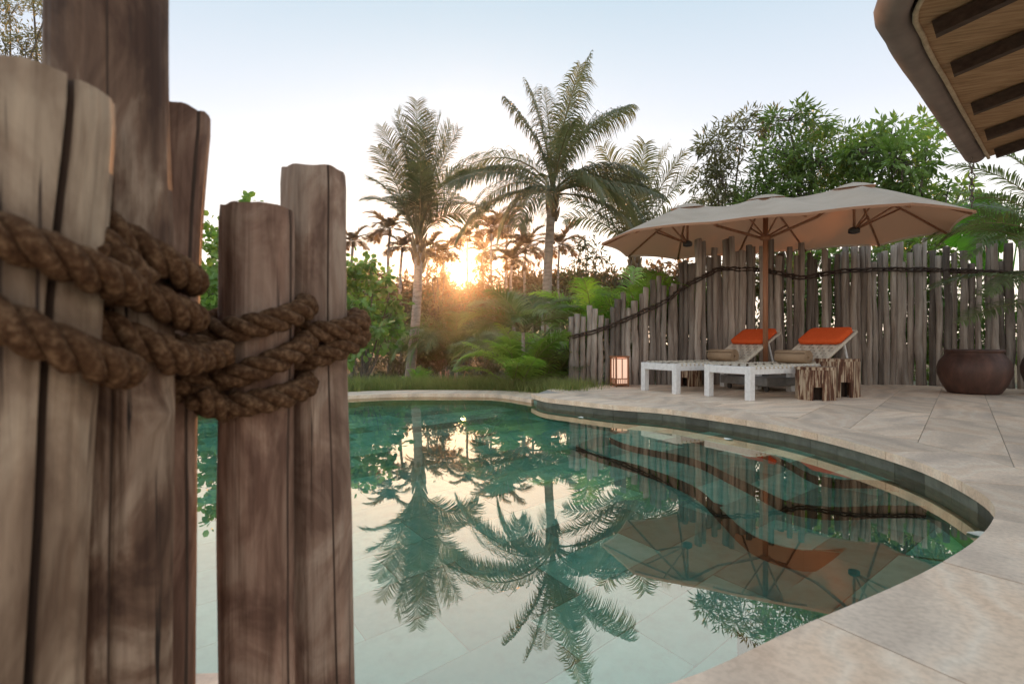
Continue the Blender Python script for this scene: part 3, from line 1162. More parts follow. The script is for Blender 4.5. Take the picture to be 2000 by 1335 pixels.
pl = [Vector((*q, 0)) for q in fence_line]
stakes = []
fpath = resample(pl, 0.097)
for k, p in enumerate(fpath):
    if p.x > 10.5:
        break
    px = 1000 + F * p.x / p.y
    ty, ry = top_px(px)
    ty += random.uniform(-26, 20) if px > 1150 else random.uniform(-8, 12)
    if px > 1340 and random.random() < 0.22:
        ty -= 18
    htop = H - (ty - YH) / F * p.y
    o = bpy.data.objects.new('stake', random.choice(stake_meshes))
    COL.objects.link(o)
    o.parent = fence
    pp = Vector((p.x + random.uniform(-0.018, 0.018), p.y + random.uniform(-0.035, 0.035), DECK - 0.09))
    o.location = pp - forg
    sc = random.uniform(0.66, 1.04)
    o.scale = (sc, sc, htop - pp.z)
    o.rotation_euler = (random.uniform(-0.012, 0.012), random.uniform(-0.014, 0.014), random.uniform(0, 6.28))
    stakes.append((pp, sc * 0.06, H - (ry - YH) / F * p.y))
for dz in (0.0, -0.045):
    pts = []
    for pp, r, z in stakes:
        pts.append(Vector((pp.x, pp.y - r - 0.016, z + dz + random.uniform(-0.008, 0.008))) - forg)
    MB().tube(catmull(pts, 4), 0.013, 6).build('lashing', M['dark_rope'], fence, smooth=True)
for pp, r, z in stakes:
    pts = [Vector((pp.x + (r + 0.014) * math.cos(a_), pp.y + (r + 0.014) * math.sin(a_), z - 0.02 + 0.02 * math.cos(a_ + 1) + 0.002 * a_)) - forg for a_ in [PI * 2 * q / 14 for q in range(22)]]
    MB().tube(pts, 0.014, 5).build('stake_tie', M['dark_rope'], fence, smooth=True)

# ------------------------------------------------------------------ sun loungers
LW, LL, LH = 0.74, 2.25, 0.42
ldir = Vector((0.895, 0.446, 0)).normalized()
lrot = math.atan2(ldir.y, ldir.x)


def lounger(label, loc, cush_label):
    """local x runs from foot to head, y across"""
    t = thing('sun_lounger', label, 'sun lounger', loc, lrot, 'whitewashed sun loungers on the deck')
    hw = LW / 2
    wm = M['white_wood']
    lt = 0.085
    for x0 in (0.0, 1.62):
        for sy in (-1, 1):
            y0 = -hw if sy < 0 else hw - lt
            MB().box((x0, y0, 0), (x0 + lt, y0 + lt, LH - 0.001), 0.006).build('leg', wm, t)
    for sy in (-1, 1):
        y0 = -hw + 0.004 if sy < 0 else hw - 0.064
        MB().box((lt + 0.001, y0, LH - 0.10), (1.619, y0 + 0.06, LH - 0.004), 0.006).build('side_rail', wm, t)
        MB().box((1.706, y0, LH - 0.10), (2.10, y0 + 0.06, LH - 0.004), 0.006).build('rear_rail', wm, t)
    MB().box((0.004, -hw + lt + 0.001, LH - 0.10), (0.066, hw - lt - 0.001, LH - 0.004), 0.006).build('foot_rail', wm, t)
    # woven bands: over and under
    mb = MB()
    nlong, ncross = 9, 17
    wb = 0.052
    x0, x1 = 0.07, 1.40

    def weave(m_, o_, ax, ay, az, lx, ly, nl, nc):
        for a_ in range(nl):
            cy = -ly / 2 + (a_ + 0.5) * ly / nl
            rows = []
            for k in range(nc * 2 + 1):
                xx = lx * k / (nc * 2)
                zz = 0.006 * math.cos(PI * (k / 2 + a_) + PI / 2)
                rows.append((o_ + ax * xx + ay * (cy - wb / 2) + az * zz, o_ + ax * xx + ay * (cy + wb / 2) + az * zz))
            m_.add([q for r_ in rows for q in r_], [(2 * i_, 2 * i_ + 1, 2 * i_ + 3, 2 * i_ + 2) for i_ in range(len(rows) - 1)])
        for b_ in range(nc):
            cx = lx * (b_ + 0.5) / nc
            rows = []
            for k in range(nl * 2 + 1):
                yy = -ly / 2 + ly * k / (nl * 2)
                zz = -0.006 * math.cos(PI * (k / 2 + b_) + PI / 2)
                rows.append((o_ + ax * (cx - wb / 2) + ay * yy + az * zz, o_ + ax * (cx + wb / 2) + ay * yy + az * zz))
            m_.add([q for r_ in rows for q in r_], [(2 * i_, 2 * i_ + 1, 2 * i_ + 3, 2 * i_ + 2) for i_ in range(len(rows) - 1)])

    EX, EY, EZ = Vector((1, 0, 0)), Vector((0, 1, 0)), Vector((0, 0, 1))
    weave(mb, Vector((x0, 0, LH - 0.002)), EX, EY, EZ, x1 - x0, LW - 0.14, nlong, ncross)
    mb.build('woven_seat', M['strap'], t)
    # rolled strap lumps on the rails
    mb = MB()
    for sy in (-1, 1):
        for k in range(ncross):
            cx = x0 + (x1 - x0) * (k + 0.5) / ncross
            mb.tube([Vector((cx, sy * (hw - 0.075), LH)), Vector((cx, sy * (hw - 0.05), LH + 0.008)), Vector((cx, sy * (hw - 0.004), LH + 0.002)), Vector((cx, sy * (hw + 0.006), LH - 0.03))], 0.011, 5)
    mb.build('strap_loops', M['strap'], t, smooth=True)['kind'] = 'stuff'
    # raised back
    an = R(30)
    bx = Vector((math.cos(an), 0, math.sin(an)))
    bz = Vector((-math.sin(an), 0, math.cos(an)))
    o0 = Vector((1.42, 0, LH + 0.01))
    BL = 0.87
    back = MB()
    for sy in (-1, 1):
        back.tube([o0 + EY * (sy * (hw - 0.05)), o0 + EY * (sy * (hw - 0.05)) + bx * BL], 0.022, 8)
    back.tube([o0 + EY * (hw - 0.05) + bx * BL, o0 - EY * (hw - 0.05) + bx * BL], 0.022, 8)
    back.tube([o0 + EY * (hw - 0.05), o0 - EY * (hw - 0.05)], 0.02, 8)
    back.build('back_frame', M['strap'], t, smooth=True)
    mb = MB()
    weave(mb, o0 + bz * 0.012, bx, EY, bz, BL, LW - 0.12, 9, 11)
    mb.build('woven_back', M['strap'], t)
    for sy in (-1, 1):
        MB().tube([o0 + EY * (sy * (hw - 0.09)) + bx * 0.6 - bz * 0.02, Vector((2.06, sy * (hw - 0.09), LH - 0.03))], 0.016, 6).build('back_prop', wm, t)
    # head cushion
    bm = bm_box((0, -0.5, 0), (1, 0.5, 1), 0.12)
    cm = MB()
    cm.from_bm(bm)
    for q in cm.v:
        x_, y_, z_ = q.x, q.y, q.z
        pz = z_ * 0.075
        q_ = o0 + bx * (0.46 + x_ * 0.39) + EY * (y_ * (LW - 0.11)) + bz * (0.022 + pz)
        q.x, q.y, q.z = q_
    c = cm.build('head_cushion', M['orange'], t, smooth=True)
    return t


la = pix(1370, 773, DECK)
lb = pix(1465, 783, DECK)
near_mid = (la + lb) / 2 + Vector((0.03, 0.03, 0))
near_l = lounger('white lounger with orange head cushion nearest the pool, two carved stools at its side', near_mid, 'x')
far_l = copy_thing(near_l, Vector((2.09, 7.93, DECK)), lrot, 'white lounger with orange head cushion nearest the lit lantern, partly behind the umbrella pole')


def towel_roll(label, lounger_o, x_):
    t = thing('rolled_towel', label, 'towel', lounger_o.matrix_basis @ Vector((x_, 0.02, LH + 0.012)), lrot, 'rolled brown towels')
    mb = MB()
    r0, wl = 0.082, 0.235
    prof = []
    turns = 3.4
    NS = 90
    ins, outs = [], []
    for k in range(NS + 1):
        a_ = 2 * PI * turns * k / NS
        rr_ = 0.012 + (r0 - 0.012) * k / NS
        th = 0.0085
        ins.append((rr_ * math.cos(a_), rr_ * math.sin(a_)))
        outs.append(((rr_ + th * 1.9) * math.cos(a_), (rr_ + th * 1.9) * math.sin(a_)))
    vs = []
    for y_ in (-wl, wl):
        for (x1_, z1_) in ins:
            vs.append((x1_, y_, z1_ + r0))
        for (x1_, z1_) in outs:
            vs.append((x1_, y_, z1_ + r0))
    m_ = NS + 1
    fs = []
    for k in range(NS):
        fs += [(k, k + 1, 2 * m_ + k + 1, 2 * m_ + k), (m_ + k, 3 * m_ + k, 3 * m_ + k + 1, m_ + k + 1), (k, m_ + k, m_ + k + 1, k + 1), (2 * m_ + k, 2 * m_ + k + 1, 3 * m_ + k + 1, 3 * m_ + k)]
    mb.add(vs, fs)
    mb.build('terry_roll', M['towel'], t, smooth=True)
    return t


for lo, lab in ((near_l, 'rolled brown towel on the lounger nearest the pool'), (far_l, 'rolled brown towel on the lounger nearest the lantern')):
    towel_roll(lab, lo, 1.30)


# ------------------------------------------------------------------ carved stools
def stool(label, loc, rad, h, rz):
    t = thing('carved_stool', label, 'stool', loc, rz, 'carved wooden stools')
    S = 8
    def pt(k, r):
        a_ = 2 * PI * (k + 0.5) / S
        return Vector((r * math.cos(a_), r * math.sin(a_), 0))
    # top slab
    mb = MB()
    top = [pt(k, rad * 1.0) for k in range(S)]
    mb.prism([q.xy for q in top], h - 0.035, h)
    mb.build('top', M['stool'], t)
    ri, w = rad * 0.985, 0.035
    for k in range(S):
        a_, b_ = pt(k, ri), pt(k + 1, ri)
        ai, bi = pt(k, ri - w), pt(k + 1, ri - w)
        zt = h - 0.0355
        strips = 5
        notch = (k % 2 == 0)
        for s in range(strips):
            f0, f1 = (s + 0.02) / strips, (s + 0.98) / strips
            z0 = 0.0
            if notch and s in (1, 2, 3):
                z0 = h * 0.40
            if not notch and s == 2:
                z0 = h * 0.0
            bump_ = random.uniform(-0.006, 0.004)
            dirn = ((a_ + b_) / 2).normalized() * bump_
            P = [a_.lerp(b_, f0) + dirn, a_.lerp(b_, f1) + dirn, bi.lerp(ai, 1 - f1), bi.lerp(ai, 1 - f0)]
            m2 = MB()
            m2.prism([q.xy for q in P], z0, zt)
            m2.build('carved_slat', M['stool'], t)
    MB().prism([pt(k, ri * 0.42).xy for k in range(S)], 0.004, h - 0.036).build('core', M['crack'], t)
    return t


s1 = pix(1594, 779, DECK)
stool('lower of the two carved brown and cream stools beside the near lounger', (s1.x, s1.y + 0.02, DECK), 0.235, 0.41, R(-65))
s2 = pix(1644, 775.5, DECK)
stool('taller carved brown and cream stool standing against the back of the lower one', (s2.x + 0.06, s2.y + 0.20, DECK), 0.265, 0.50, R(-52))
s3 = pix(1345, 752.5, DECK)
stool('dark carved stool seen under the rail of the lounger nearest the lantern', (s3.x, s3.y - 0.02, DECK), 0.20, 0.36, R(5))

# ------------------------------------------------------------------ lantern
lp = pix(1207, 752.5, DECK)
lan = thing('floor_lantern', 'lit wooden floor lantern with pale paper panels in front of the stake fence', 'lantern', (lp.x, lp.y - 0.12, DECK), R(14))
lw2, lh = 0.104, 0.49
for sx in (-1, 1):
    for sy in (-1, 1):
        MB().box((sx * lw2 - 0.011, sy * lw2 - 0.011, 0.0), (sx * lw2 + 0.011, sy * lw2 + 0.011, lh - 0.0205), 0.002).build('corner_post', M['lantern_frame'], lan)
MB().box((-lw2 - 0.02, -lw2 - 0.02, lh - 0.02), (lw2 + 0.02, lw2 + 0.02, lh + 0.005), 0.004).build('roof_board', M['lantern_frame'], lan)
MB().box((-lw2 + 0.0115, -lw2 + 0.0115, 0.02), (lw2 - 0.0115, lw2 - 0.0115, 0.04), 0.002).build('base_board', M['lantern_frame'], lan)
for ax in range(4):
    ca, sa = math.cos(ax * PI / 2), math.sin(ax * PI / 2)
    ex, ey = Vector((ca, sa, 0)), Vector((-sa, ca, 0))
    g = MB()
    for z in (0.045, 0.13, lh - 0.035):
        g.obox(ex * 0 + ey * lw2 + Vector((0, 0, z)), ex, ey, Vector((0, 0, 1)), lw2 - 0.0115, 0.008, 0.007)
    g.obox(ey * lw2 + Vector((0, 0, (0.138 + lh - 0.043) / 2)), ex, ey, Vector((0, 0, 1)), 0.006, 0.007, (lh - 0.043 - 0.138) / 2 - 0.001)
    for q in range(5):
        g.obox(ey * (lw2 + 0.001) + ex * ((q - 2) * 0.032) + Vector((0, 0, 0.0875)), ex, ey, Vector((0, 0, 1)), 0.003, 0.005, 0.034)
    g.build('lattice', M['lantern_frame'], lan)
    MB().obox(ey * (lw2 - 0.012) + Vector((0, 0, lh / 2 + 0.01)), ex, ey, Vector((0, 0, 1)), lw2 - 0.013, 0.0015, lh / 2 - 0.035).build('paper_panel', M['paper'], lan)
MB().lathe([(0.02, 0.045), (0.03, 0.07), (0.028, 0.12), (0.01, 0.15)], 12).build('bulb', M['candle'], lan, smooth=True)

# ------------------------------------------------------------------ double umbrella
EAVE, PEAK = 2.44, 3.06
uc = Vector((3.86, 8.42, 0))
uax = Vector((0.884, -0.468, 0))
urot = math.atan2(uax.y, uax.x)
um = thing('double_umbrella', 'large tan double parasol on a reddish pole above the loungers', 'umbrella', (uc.x, uc.y, DECK), urot)
E0, P0 = EAVE - DECK, PEAK - DECK
HUB = 1.15
corners = [(2.36, -0.70), (2.36, 0.70), (1.62, 1.50), (0.55, 1.52), (-0.55, 1.52), (-1.62, 1.50), (-2.36, 0.70), (-2.36, -0.70), (-1.62, -1.50), (-0.55, -1.52), (0.55, -1.52), (1.62, -1.50)]


def foot(s):
    a_ = abs(s)
    f_ = 0.0 if a_ < 0.55 else min(1.0, (a_ - 0.55) / (1.62 - 0.55))
    return math.copysign(HUB * f_, s)


def ridge(s):
    return P0 - 0.085 * math.sin(PI * abs(s) / HUB) ** 2 + (0.03 if s > 0.5 else 0.0) * 1.0


bp = []
SUB = 6
for i_ in range(12):
    a_, b_ = Vector((*corners[i_], 0)), Vector((*corners[(i_ + 1) % 12], 0))
    for k in range(SUB):
        t = k / SUB
        p = a_.lerp(b_, t)
        bow = math.sin(PI * t)
        p *= 1 - 0.018 * bow
        fs_ = foot(a_.x) + (foot(b_.x) - foot(a_.x)) * t
        bp.append((p, bow, fs_))
RAD = 10
vs = []
for j in range(RAD + 1):
    t = j / RAD
    for p, bow, fs_ in bp:
        ft = Vector((fs_, 0, 0))
        q = ft.lerp(p, t)
        zt = ridge(fs_)
        shape = t ** 1.12
        z = zt + (E0 - zt) * shape
        z -= 0.045 * bow * math.sin(PI * t) * 1.0            # cloth sags between the ribs
        z += 0.025 * bow * max(0, t - 0.8) / 0.2
        z += 0.006 * noise.noise(Vector((q.x * 3, q.y * 3, 0.7)))
        vs.append((q.x, q.y, z))
NB = len(bp)
fs = [(j * NB + k, j * NB + (k + 1) % NB, (j + 1) * NB + (k + 1) % NB, (j + 1) * NB + k) for j in range(RAD) for k in range(NB)]
fs = [tuple(reversed(f_)) for f_ in fs]
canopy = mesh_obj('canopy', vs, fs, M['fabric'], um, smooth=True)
if canopy.data.polygons[len(fs) // 2].normal.z < 0:
    canopy.data.flip_normals()
# narrow valance hem
hv = []
for p, bow, fs_ in bp:
    z = E0 + 0.025 * bow
    hv.append((p.x * 1.001, p.y * 1.001, z + 0.004))
for p, bow, fs_ in bp:
    hv.append((p.x * 1.004, p.y * 1.004, E0 + 0.025 * bow - 0.03))
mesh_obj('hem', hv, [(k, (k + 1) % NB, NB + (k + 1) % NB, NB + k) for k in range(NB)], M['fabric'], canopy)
for hx in (-HUB, 0.0, HUB):
    zt = ridge(hx)
    cap = []
    K = 16
    cv = [(hx, 0, zt + 0.035)]
    for r_, dz in ((0.13, 0.012), (0.27, -0.035)):
        for k in range(K):
            a_ = 2 * PI * k / K
            cv.append((hx + r_ * math.cos(a_), r_ * math.sin(a_), zt + dz - 0.05 * r_ * abs(math.sin(a_)) / 0.27 - (0.0 if hx else -0.01)))
    cf = [(0, 1 + k, 1 + (k + 1) % K) for k in range(K)] + [(1 + k, 1 + K + k, 1 + K + (k + 1) % K, 1 + (k + 1) % K) for k in range(K)]
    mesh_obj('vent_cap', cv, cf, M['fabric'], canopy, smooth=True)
hub_z = E0 + 0.0
for i_, cn in enumerate(corners):
    hx = foot(cn[0])
    a_ = Vector((hx, 0, ridge(hx) - 0.06))
    b_ = Vector((cn[0] * 0.985, cn[1] * 0.985, E0 - 0.005))
    pts = []
    for k in range(9):
        t = k / 8
        q = a_.lerp(b_, t)
        zt = ridge(hx)
        q.z = zt + (E0 - zt) * t ** 1.12 - 0.035
        pts.append(q)
    rb = MB().tube(pts, 0.017, 6).build('rib', M['teak'], um, smooth=True)
    mid_ = pts[4]
    MB().tube([Vector((hx, 0, hub_z)), mid_], 0.014, 6).build('strut', M['teak'], rb, smooth=True)
for hx in (-HUB, 0.0, HUB):
    MB().lathe([(0.035, -0.05), (0.075, -0.035), (0.075, 0.02), (0.04, 0.045)], 14, (hx, 0, hub_z)).build('hub', M['dark_metal'] if hx else M['teak'], um, smooth=True)
for sx in (-1, 1):
    MB().tube([Vector((0, 0, hub_z - 0.03)), Vector((sx * HUB * 0.6, 0, hub_z + 0.24)), Vector((sx * HUB, 0, ridge(HUB) - 0.08))], 0.022, 8).build('arm', M['teak'], um, smooth=True)
    MB().tube([Vector((sx * HUB, 0, hub_z)), Vector((sx * HUB, 0, ridge(HUB) - 0.05))], 0.018, 8).build('hub_post', M['teak'], um, smooth=True)
MB().tube([Vector((0, 0, 0.20)), Vector((0, 0, P0 - 0.07))], 0.038, 16).build('pole', M['teak'], um, smooth=True)
MB().tube([Vector((0, 0, 0.19)), Vector((0, 0, 0.42))], 0.055, 14).build('sleeve', M['cart'], um, smooth=True)
bs = 0.46
cart = MB().box((-bs, -bs, 0.085), (bs, bs, 0.205), 0.012).build('base_cart', M['cart'], um)
cart.rotation_euler = (0, 0, R(50))
for sx in (-1, 1):
    for sy in (-1, 1):
        q = Vector((sx * (bs - 0.1), sy * (bs - 0.1), 0))
        ax = Vector((1, 0, 0))
        w_ = MB().tube([q + Vector((-0.014, 0, 0.042)), q + Vector((0.014, 0, 0.042))], 0.042, 14).build('caster', M['dark_metal'], cart, smooth=False)

# ------------------------------------------------------------------ jars
jar_prof = [(0.30, 0.0), (0.33, 0.015), (0.36, 0.06), (0.42, 0.17), (0.465, 0.31), (0.468, 0.40), (0.44, 0.50), (0.385, 0.58), (0.355, 0.615), (0.352, 0.635), (0.375, 0.65), (0.378, 0.675), (0.355, 0.685),
            (0.325, 0.678), (0.32, 0.60)]


def jar(label, loc, s=1.0):
    t = thing('plant_jar', label, 'jar', loc, random.uniform(0, 6), 'dark brown jars by the stake fence')
    MB().lathe([(r_ * s, z * s) for r_, z in jar_prof], 48).build('body', M['jar'], t, smooth=True)
    MB().lathe([(0.318 * s, 0.602 * s), (0.31 * s, 0.62 * s), (0.1 * s, 0.635 * s)], 24).build('soil', M['soil'], t)
    return t


jp = pix(1902, 771, DECK)
jar('big round dark brown glazed jar standing on the deck before the fence', (X(1902, jp.y + 0.30), jp.y + 0.30, DECK), 0.90)
j2 = Vector((X(2078, 7.5), 7.5, DECK))
jar('dark brown jar cut off by the right edge of the photo', j2, 0.95)

# ------------------------------------------------------------------ pavilion roof, gutter and rain chain
EZ_ = 2.83


def roofpt(px, py):
    d = F * (EZ_ - H) / (YH - py)
    return Vector((X(px, d), d, EZ_))


inner_px = [(1797, 0), (1804, 70), (1824, 115), (1846, 152), (1880, 215), (1910, 268), (1931, 306)]
inner_c = [Vector((2.25, 1.4, EZ_)), Vector((2.20, 2.3, EZ_))] + [roofpt(*q) for q in inner_px]
inner_c = resample(catmull(inner_c, 8), 0.12)
rdir = Vector((0.73, -0.68, 0)).normalized()
SL = 0.21
roof = thing('pavilion_roof', 'curved overhanging roof eave with dark rafters at the top right', 'roof', (6.5, 3.2, DECK))
rorg = Vector(roof.location)
W_ = 3.4


def rp(p, t, dz=0.0):
    return Vector((p.x + rdir.x * t, p.y + rdir.y * t, p.z + SL * t + dz)) - rorg


# rafters stand at these eave points
raf_px = [(1811, 42), (1846, 135), (1886, 205), (1911, 256), (1930, 292)]
raf_s = []
for q in raf_px:
    w = roofpt(*q)
    raf_s.append(min(range(len(inner_c)), key=lambda i_: (inner_c[i_] - w).length))
extra = [2, max(3, raf_s[0] // 2)]
cuts = sorted(set([0] + extra + raf_s + [len(inner_c) - 1]))
for a_, b_ in zip(cuts, cuts[1:]):
    sec = inner_c[a_:b_ + 1]
    vs, fs = [], []
    NT = 6
    for p in sec:
        for k in range(NT + 1):
            vs.append(rp(p, W_ * k / NT))
    for i_ in range(len(sec) - 1):
        for k in range(NT):
            q = i_ * (NT + 1) + k
            fs.append((q, q + 1, q + NT + 2, q + NT + 1))
    mesh_obj('soffit_panel', vs, fs, M['plywood'], roof, smooth=False)
rz_ = Vector((0, 0, 1))
rx_ = Vector((rdir.x, rdir.y, SL)).normalized()
ry_ = rz_.cross(rx_).normalized()
rzz = rx_.cross(ry_)
for i_ in extra + raf_s:
    p = inner_c[i_]
    c = rp(p, 0.06 + (W_ - 0.1) / 2) - rzz * 0.055
    MB().obox(c, rx_, ry_, rzz, (W_ - 0.1) / 2 * 1.02, 0.030, 0.045).build('rafter', M['rafter'], roof)
# cross batten near the far corner
p = inner_c[-4]
# edge rope of the soffit
MB().tube([q - rorg + Vector((0, 0, -0.012)) for q in inner_c], 0.016, 8).build('edge_bead', M['edge'], roof, smooth=True)
# gutter
g_c = []
nrm = normals(inner_c)
for p, n_ in zip(inner_c, nrm):
    s_ = n_ if n_.dot(rdir) < 0 else -n_
    g_c.append(p + s_ * 0.112 + Vector((0, 0, 0.01)))
gv_, gf_ = [], []
GS = 12
for p, n_ in zip(g_c, nrm):
    s_ = n_ if n_.dot(rdir) < 0 else -n_
    for k in range(GS + 1):
        a_ = PI * (1.02 + 0.96 * k / GS) + 0.0
        gv_.append(p - rorg + s_ * (0.092 * math.cos(a_) * -1) * -1 * -1 + Vector((0, 0, 0.092 * math.sin(a_) + 0.05)))
for i_ in range(len(g_c) - 1):
    for k in range(GS):
        q = i_ * (GS + 1) + k
        gf_.append((q, q + 1, q + GS + 2, q + GS + 1))
gut = mesh_obj('gutter', gv_, gf_, M['gutter'], roof, smooth=True)
sm = gut.modifiers.new('thick', 'SOLIDIFY')
sm.thickness = 0.008
for i_ in range(6, len(g_c) - 1, 9):
    p, n_ = g_c[i_], nrm[i_]
    s_ = n_ if n_.dot(rdir) < 0 else -n_
    pts = [p - rorg + s_ * (0.0945 * math.cos(PI * (1.0 + q / 12))) + Vector((0, 0, 0.0945 * math.sin(PI * (1.0 + q / 12)) + 0.05)) for q in range(13)]
    MB().tube(pts, 0.006, 5).build('gutter_joint', M['gutter'], gut, smooth=True)
MB().add([gv_[-(GS + 1) + k] for k in range(GS + 1)], [tuple(range(GS + 1))]).build('gutter_end', M['gutter'], gut)
# fascia and thatch body over the soffit
vs, fs = [], []
for p, n_ in zip(inner_c, nrm):
    s_ = n_ if n_.dot(rdir) < 0 else -n_
    o_ = p + s_ * 0.03
    vs += [o_ - rorg + Vector((0, 0, 0.004)), o_ - rorg + Vector((0, 0, 0.20)), rp(p, W_, 0.45), rp(p, W_, 0.004)]
for i_ in range(len(inner_c) - 1):
    for k in range(3):
        q = i_ * 4 + k
        fs.append((q, q + 1, q + 5, q + 4))
m_ = len(inner_c)
fs += [(0, 1, 2, 3), ((m_ - 1) * 4, (m_ - 1) * 4 + 3, (m_ - 1) * 4 + 2, (m_ - 1) * 4 + 1)]
mesh_obj('thatch', vs, fs, M['thatch'], roof)
for q in ((6.9, 3.9), (5.6, 0.6)):
    MB().tube([Vector((q[0], q[1], DECK)) - rorg, Vector((q[0], q[1], 3.35)) - rorg], 0.09, 12).build('column', M['rafter'], roof, smooth=True)
# rain chain
ch = g_c[-3]
chain = thing('rain_chain', 'short rain chain of round metal rings hanging from the end of the gutter', 'chain', (ch.x, ch.y, EZ_ - 0.05))
zc = EZ_ - 0.05
k = 0
ringm = None
while zc > 2.26:
    if ringm is None:
        pts = [Vector((0.036 * math.cos(a_), 0, 0.036 * math.sin(a_))) for a_ in [2 * PI * q / 18 for q in range(19)]]
        o = MB().tube(pts, 0.0062, 6, cap=False).build('link', M['chain'], chain, smooth=True)
        ringm = o.data
    else:
        o = bpy.data.objects.new('link', ringm)
        COL.objects.link(o)
        o.parent = chain
    o.location = (0, 0, zc - EZ_ + 0.05)
    o.rotation_euler = (random.uniform(-0.06, 0.06), 0, (0.25 if k % 2 else 0.95) + random.uniform(-0.2, 0.2))
    zc -= 0.060
    k += 1


# ------------------------------------------------------------------ vegetation generators
def frond_mesh(name, e0, e1, L, nl, ll, wid, sag_=0.5, fwd=0.6, vee=0.25, pet=0.16, roll=0.0, bend=1.4, rr=0.022, seed=0, segs=3):
    """a pinnate frond that leaves the origin in the +X half plane; returns leaf and rib meshes"""
    rnd = random.Random(seed)
    N = 16
    pts = [Vector((0, 0, 0))]
    tans = []
    side_b = rnd.uniform(-0.25, 0.25)
    yaw = 0.0
    for k in range(N):
        t = (k + 0.5) / N
        el = e0 + (e1 - e0) * t ** bend
        yaw = side_b * t * t
        d = Vector((math.cos(el) * math.cos(yaw), math.cos(el) * math.sin(yaw), math.sin(el)))
        tans.append(d)
        pts.append(pts[-1] + d * (L / N))
    rib = MB().tube(pts[::2], [rr * (1.6 if k == 0 else 1.0) * (1 - 0.85 * k / (len(pts[::2]) - 1)) for k in range(len(pts[::2]))], 5, cap=False)
    lv, lf = [], []
    for i_ in range(nl):
        u_ = (i_ + rnd.uniform(0.2, 0.8)) / nl
        t = pet + (0.995 - pet) * u_
        k = min(N - 1, int(t * N))
        fr = t * N - k
        p = pts[k].lerp(pts[k + 1], fr)
        T = tans[k]
        S = Vector((0, 0, 1)).cross(T)
        if S.length < 0.05:
            S = Vector((0, 1, 0))
        S.normalize()
        Nn = T.cross(S)
        cr, sr = math.cos(roll), math.sin(roll)
        S, Nn = S * cr + Nn * sr, Nn * cr - S * sr
        prof = (0.45 + 0.55 * math.sin(PI * min(1.0, 0.12 + u_ * 0.75))) * (1.0 if u_ < 0.8 else 1.0 - (u_ - 0.8) * 1.9)
        for sg in (-1, 1):
            if rnd.random() < 0.04:
                continue
            ln = ll * prof * rnd.uniform(0.82, 1.12)
            f_ = fwd + 0.55 * u_ + rnd.uniform(-0.12, 0.12)
            d0 = (T * f_ + S * sg + Nn * (vee + rnd.uniform(-0.15, 0.15))).normalized()
            q = p.copy()
            w = wid * rnd.uniform(0.8, 1.15) * (0.6 + 0.4 * prof)
            prof_w = (0.55, 1.0, 0.75, 0.06) if segs == 3 else (0.8, 0.9, 0.06)
            base_i = len(lv)
            sgg = sag_ * rnd.uniform(0.7, 1.3)
            for s in range(segs + 1):
                d = (d0 + Vector((0, 0, -sgg * s))).normalized()
                wv = T - d * T.dot(d)
                if wv.length < 1e-3:
                    wv = S
                wv = wv.normalized() * (w * prof_w[s] * 0.5)
                lv += [q - wv, q + wv]
                q = q + d * (ln / segs)
            for s in range(segs):
                b_ = base_i + 2 * s
                lf.append((b_, b_ + 1, b_ + 3, b_ + 2))
    return rib, (lv, lf)


def to_mesh(name, v_, f_, mat, smooth=False):
    me = bpy.data.meshes.new(name)
    me.from_pydata([tuple(q) for q in v_], [], f_)
    me.materials.append(mat)
    if smooth:
        me.polygons.foreach_set('use_smooth', [True] * len(me.polygons))
    return me


def put(name, me, parent, loc=(0, 0, 0), rz=0.0, s=1.0):
    o = bpy.data.objects.new(name, me)
    COL.objects.link(o)
    o.parent = parent
    o.location = loc
    o.rotation_euler = (0, 0, rz)
    o.scale = (s, s, s)
    return o


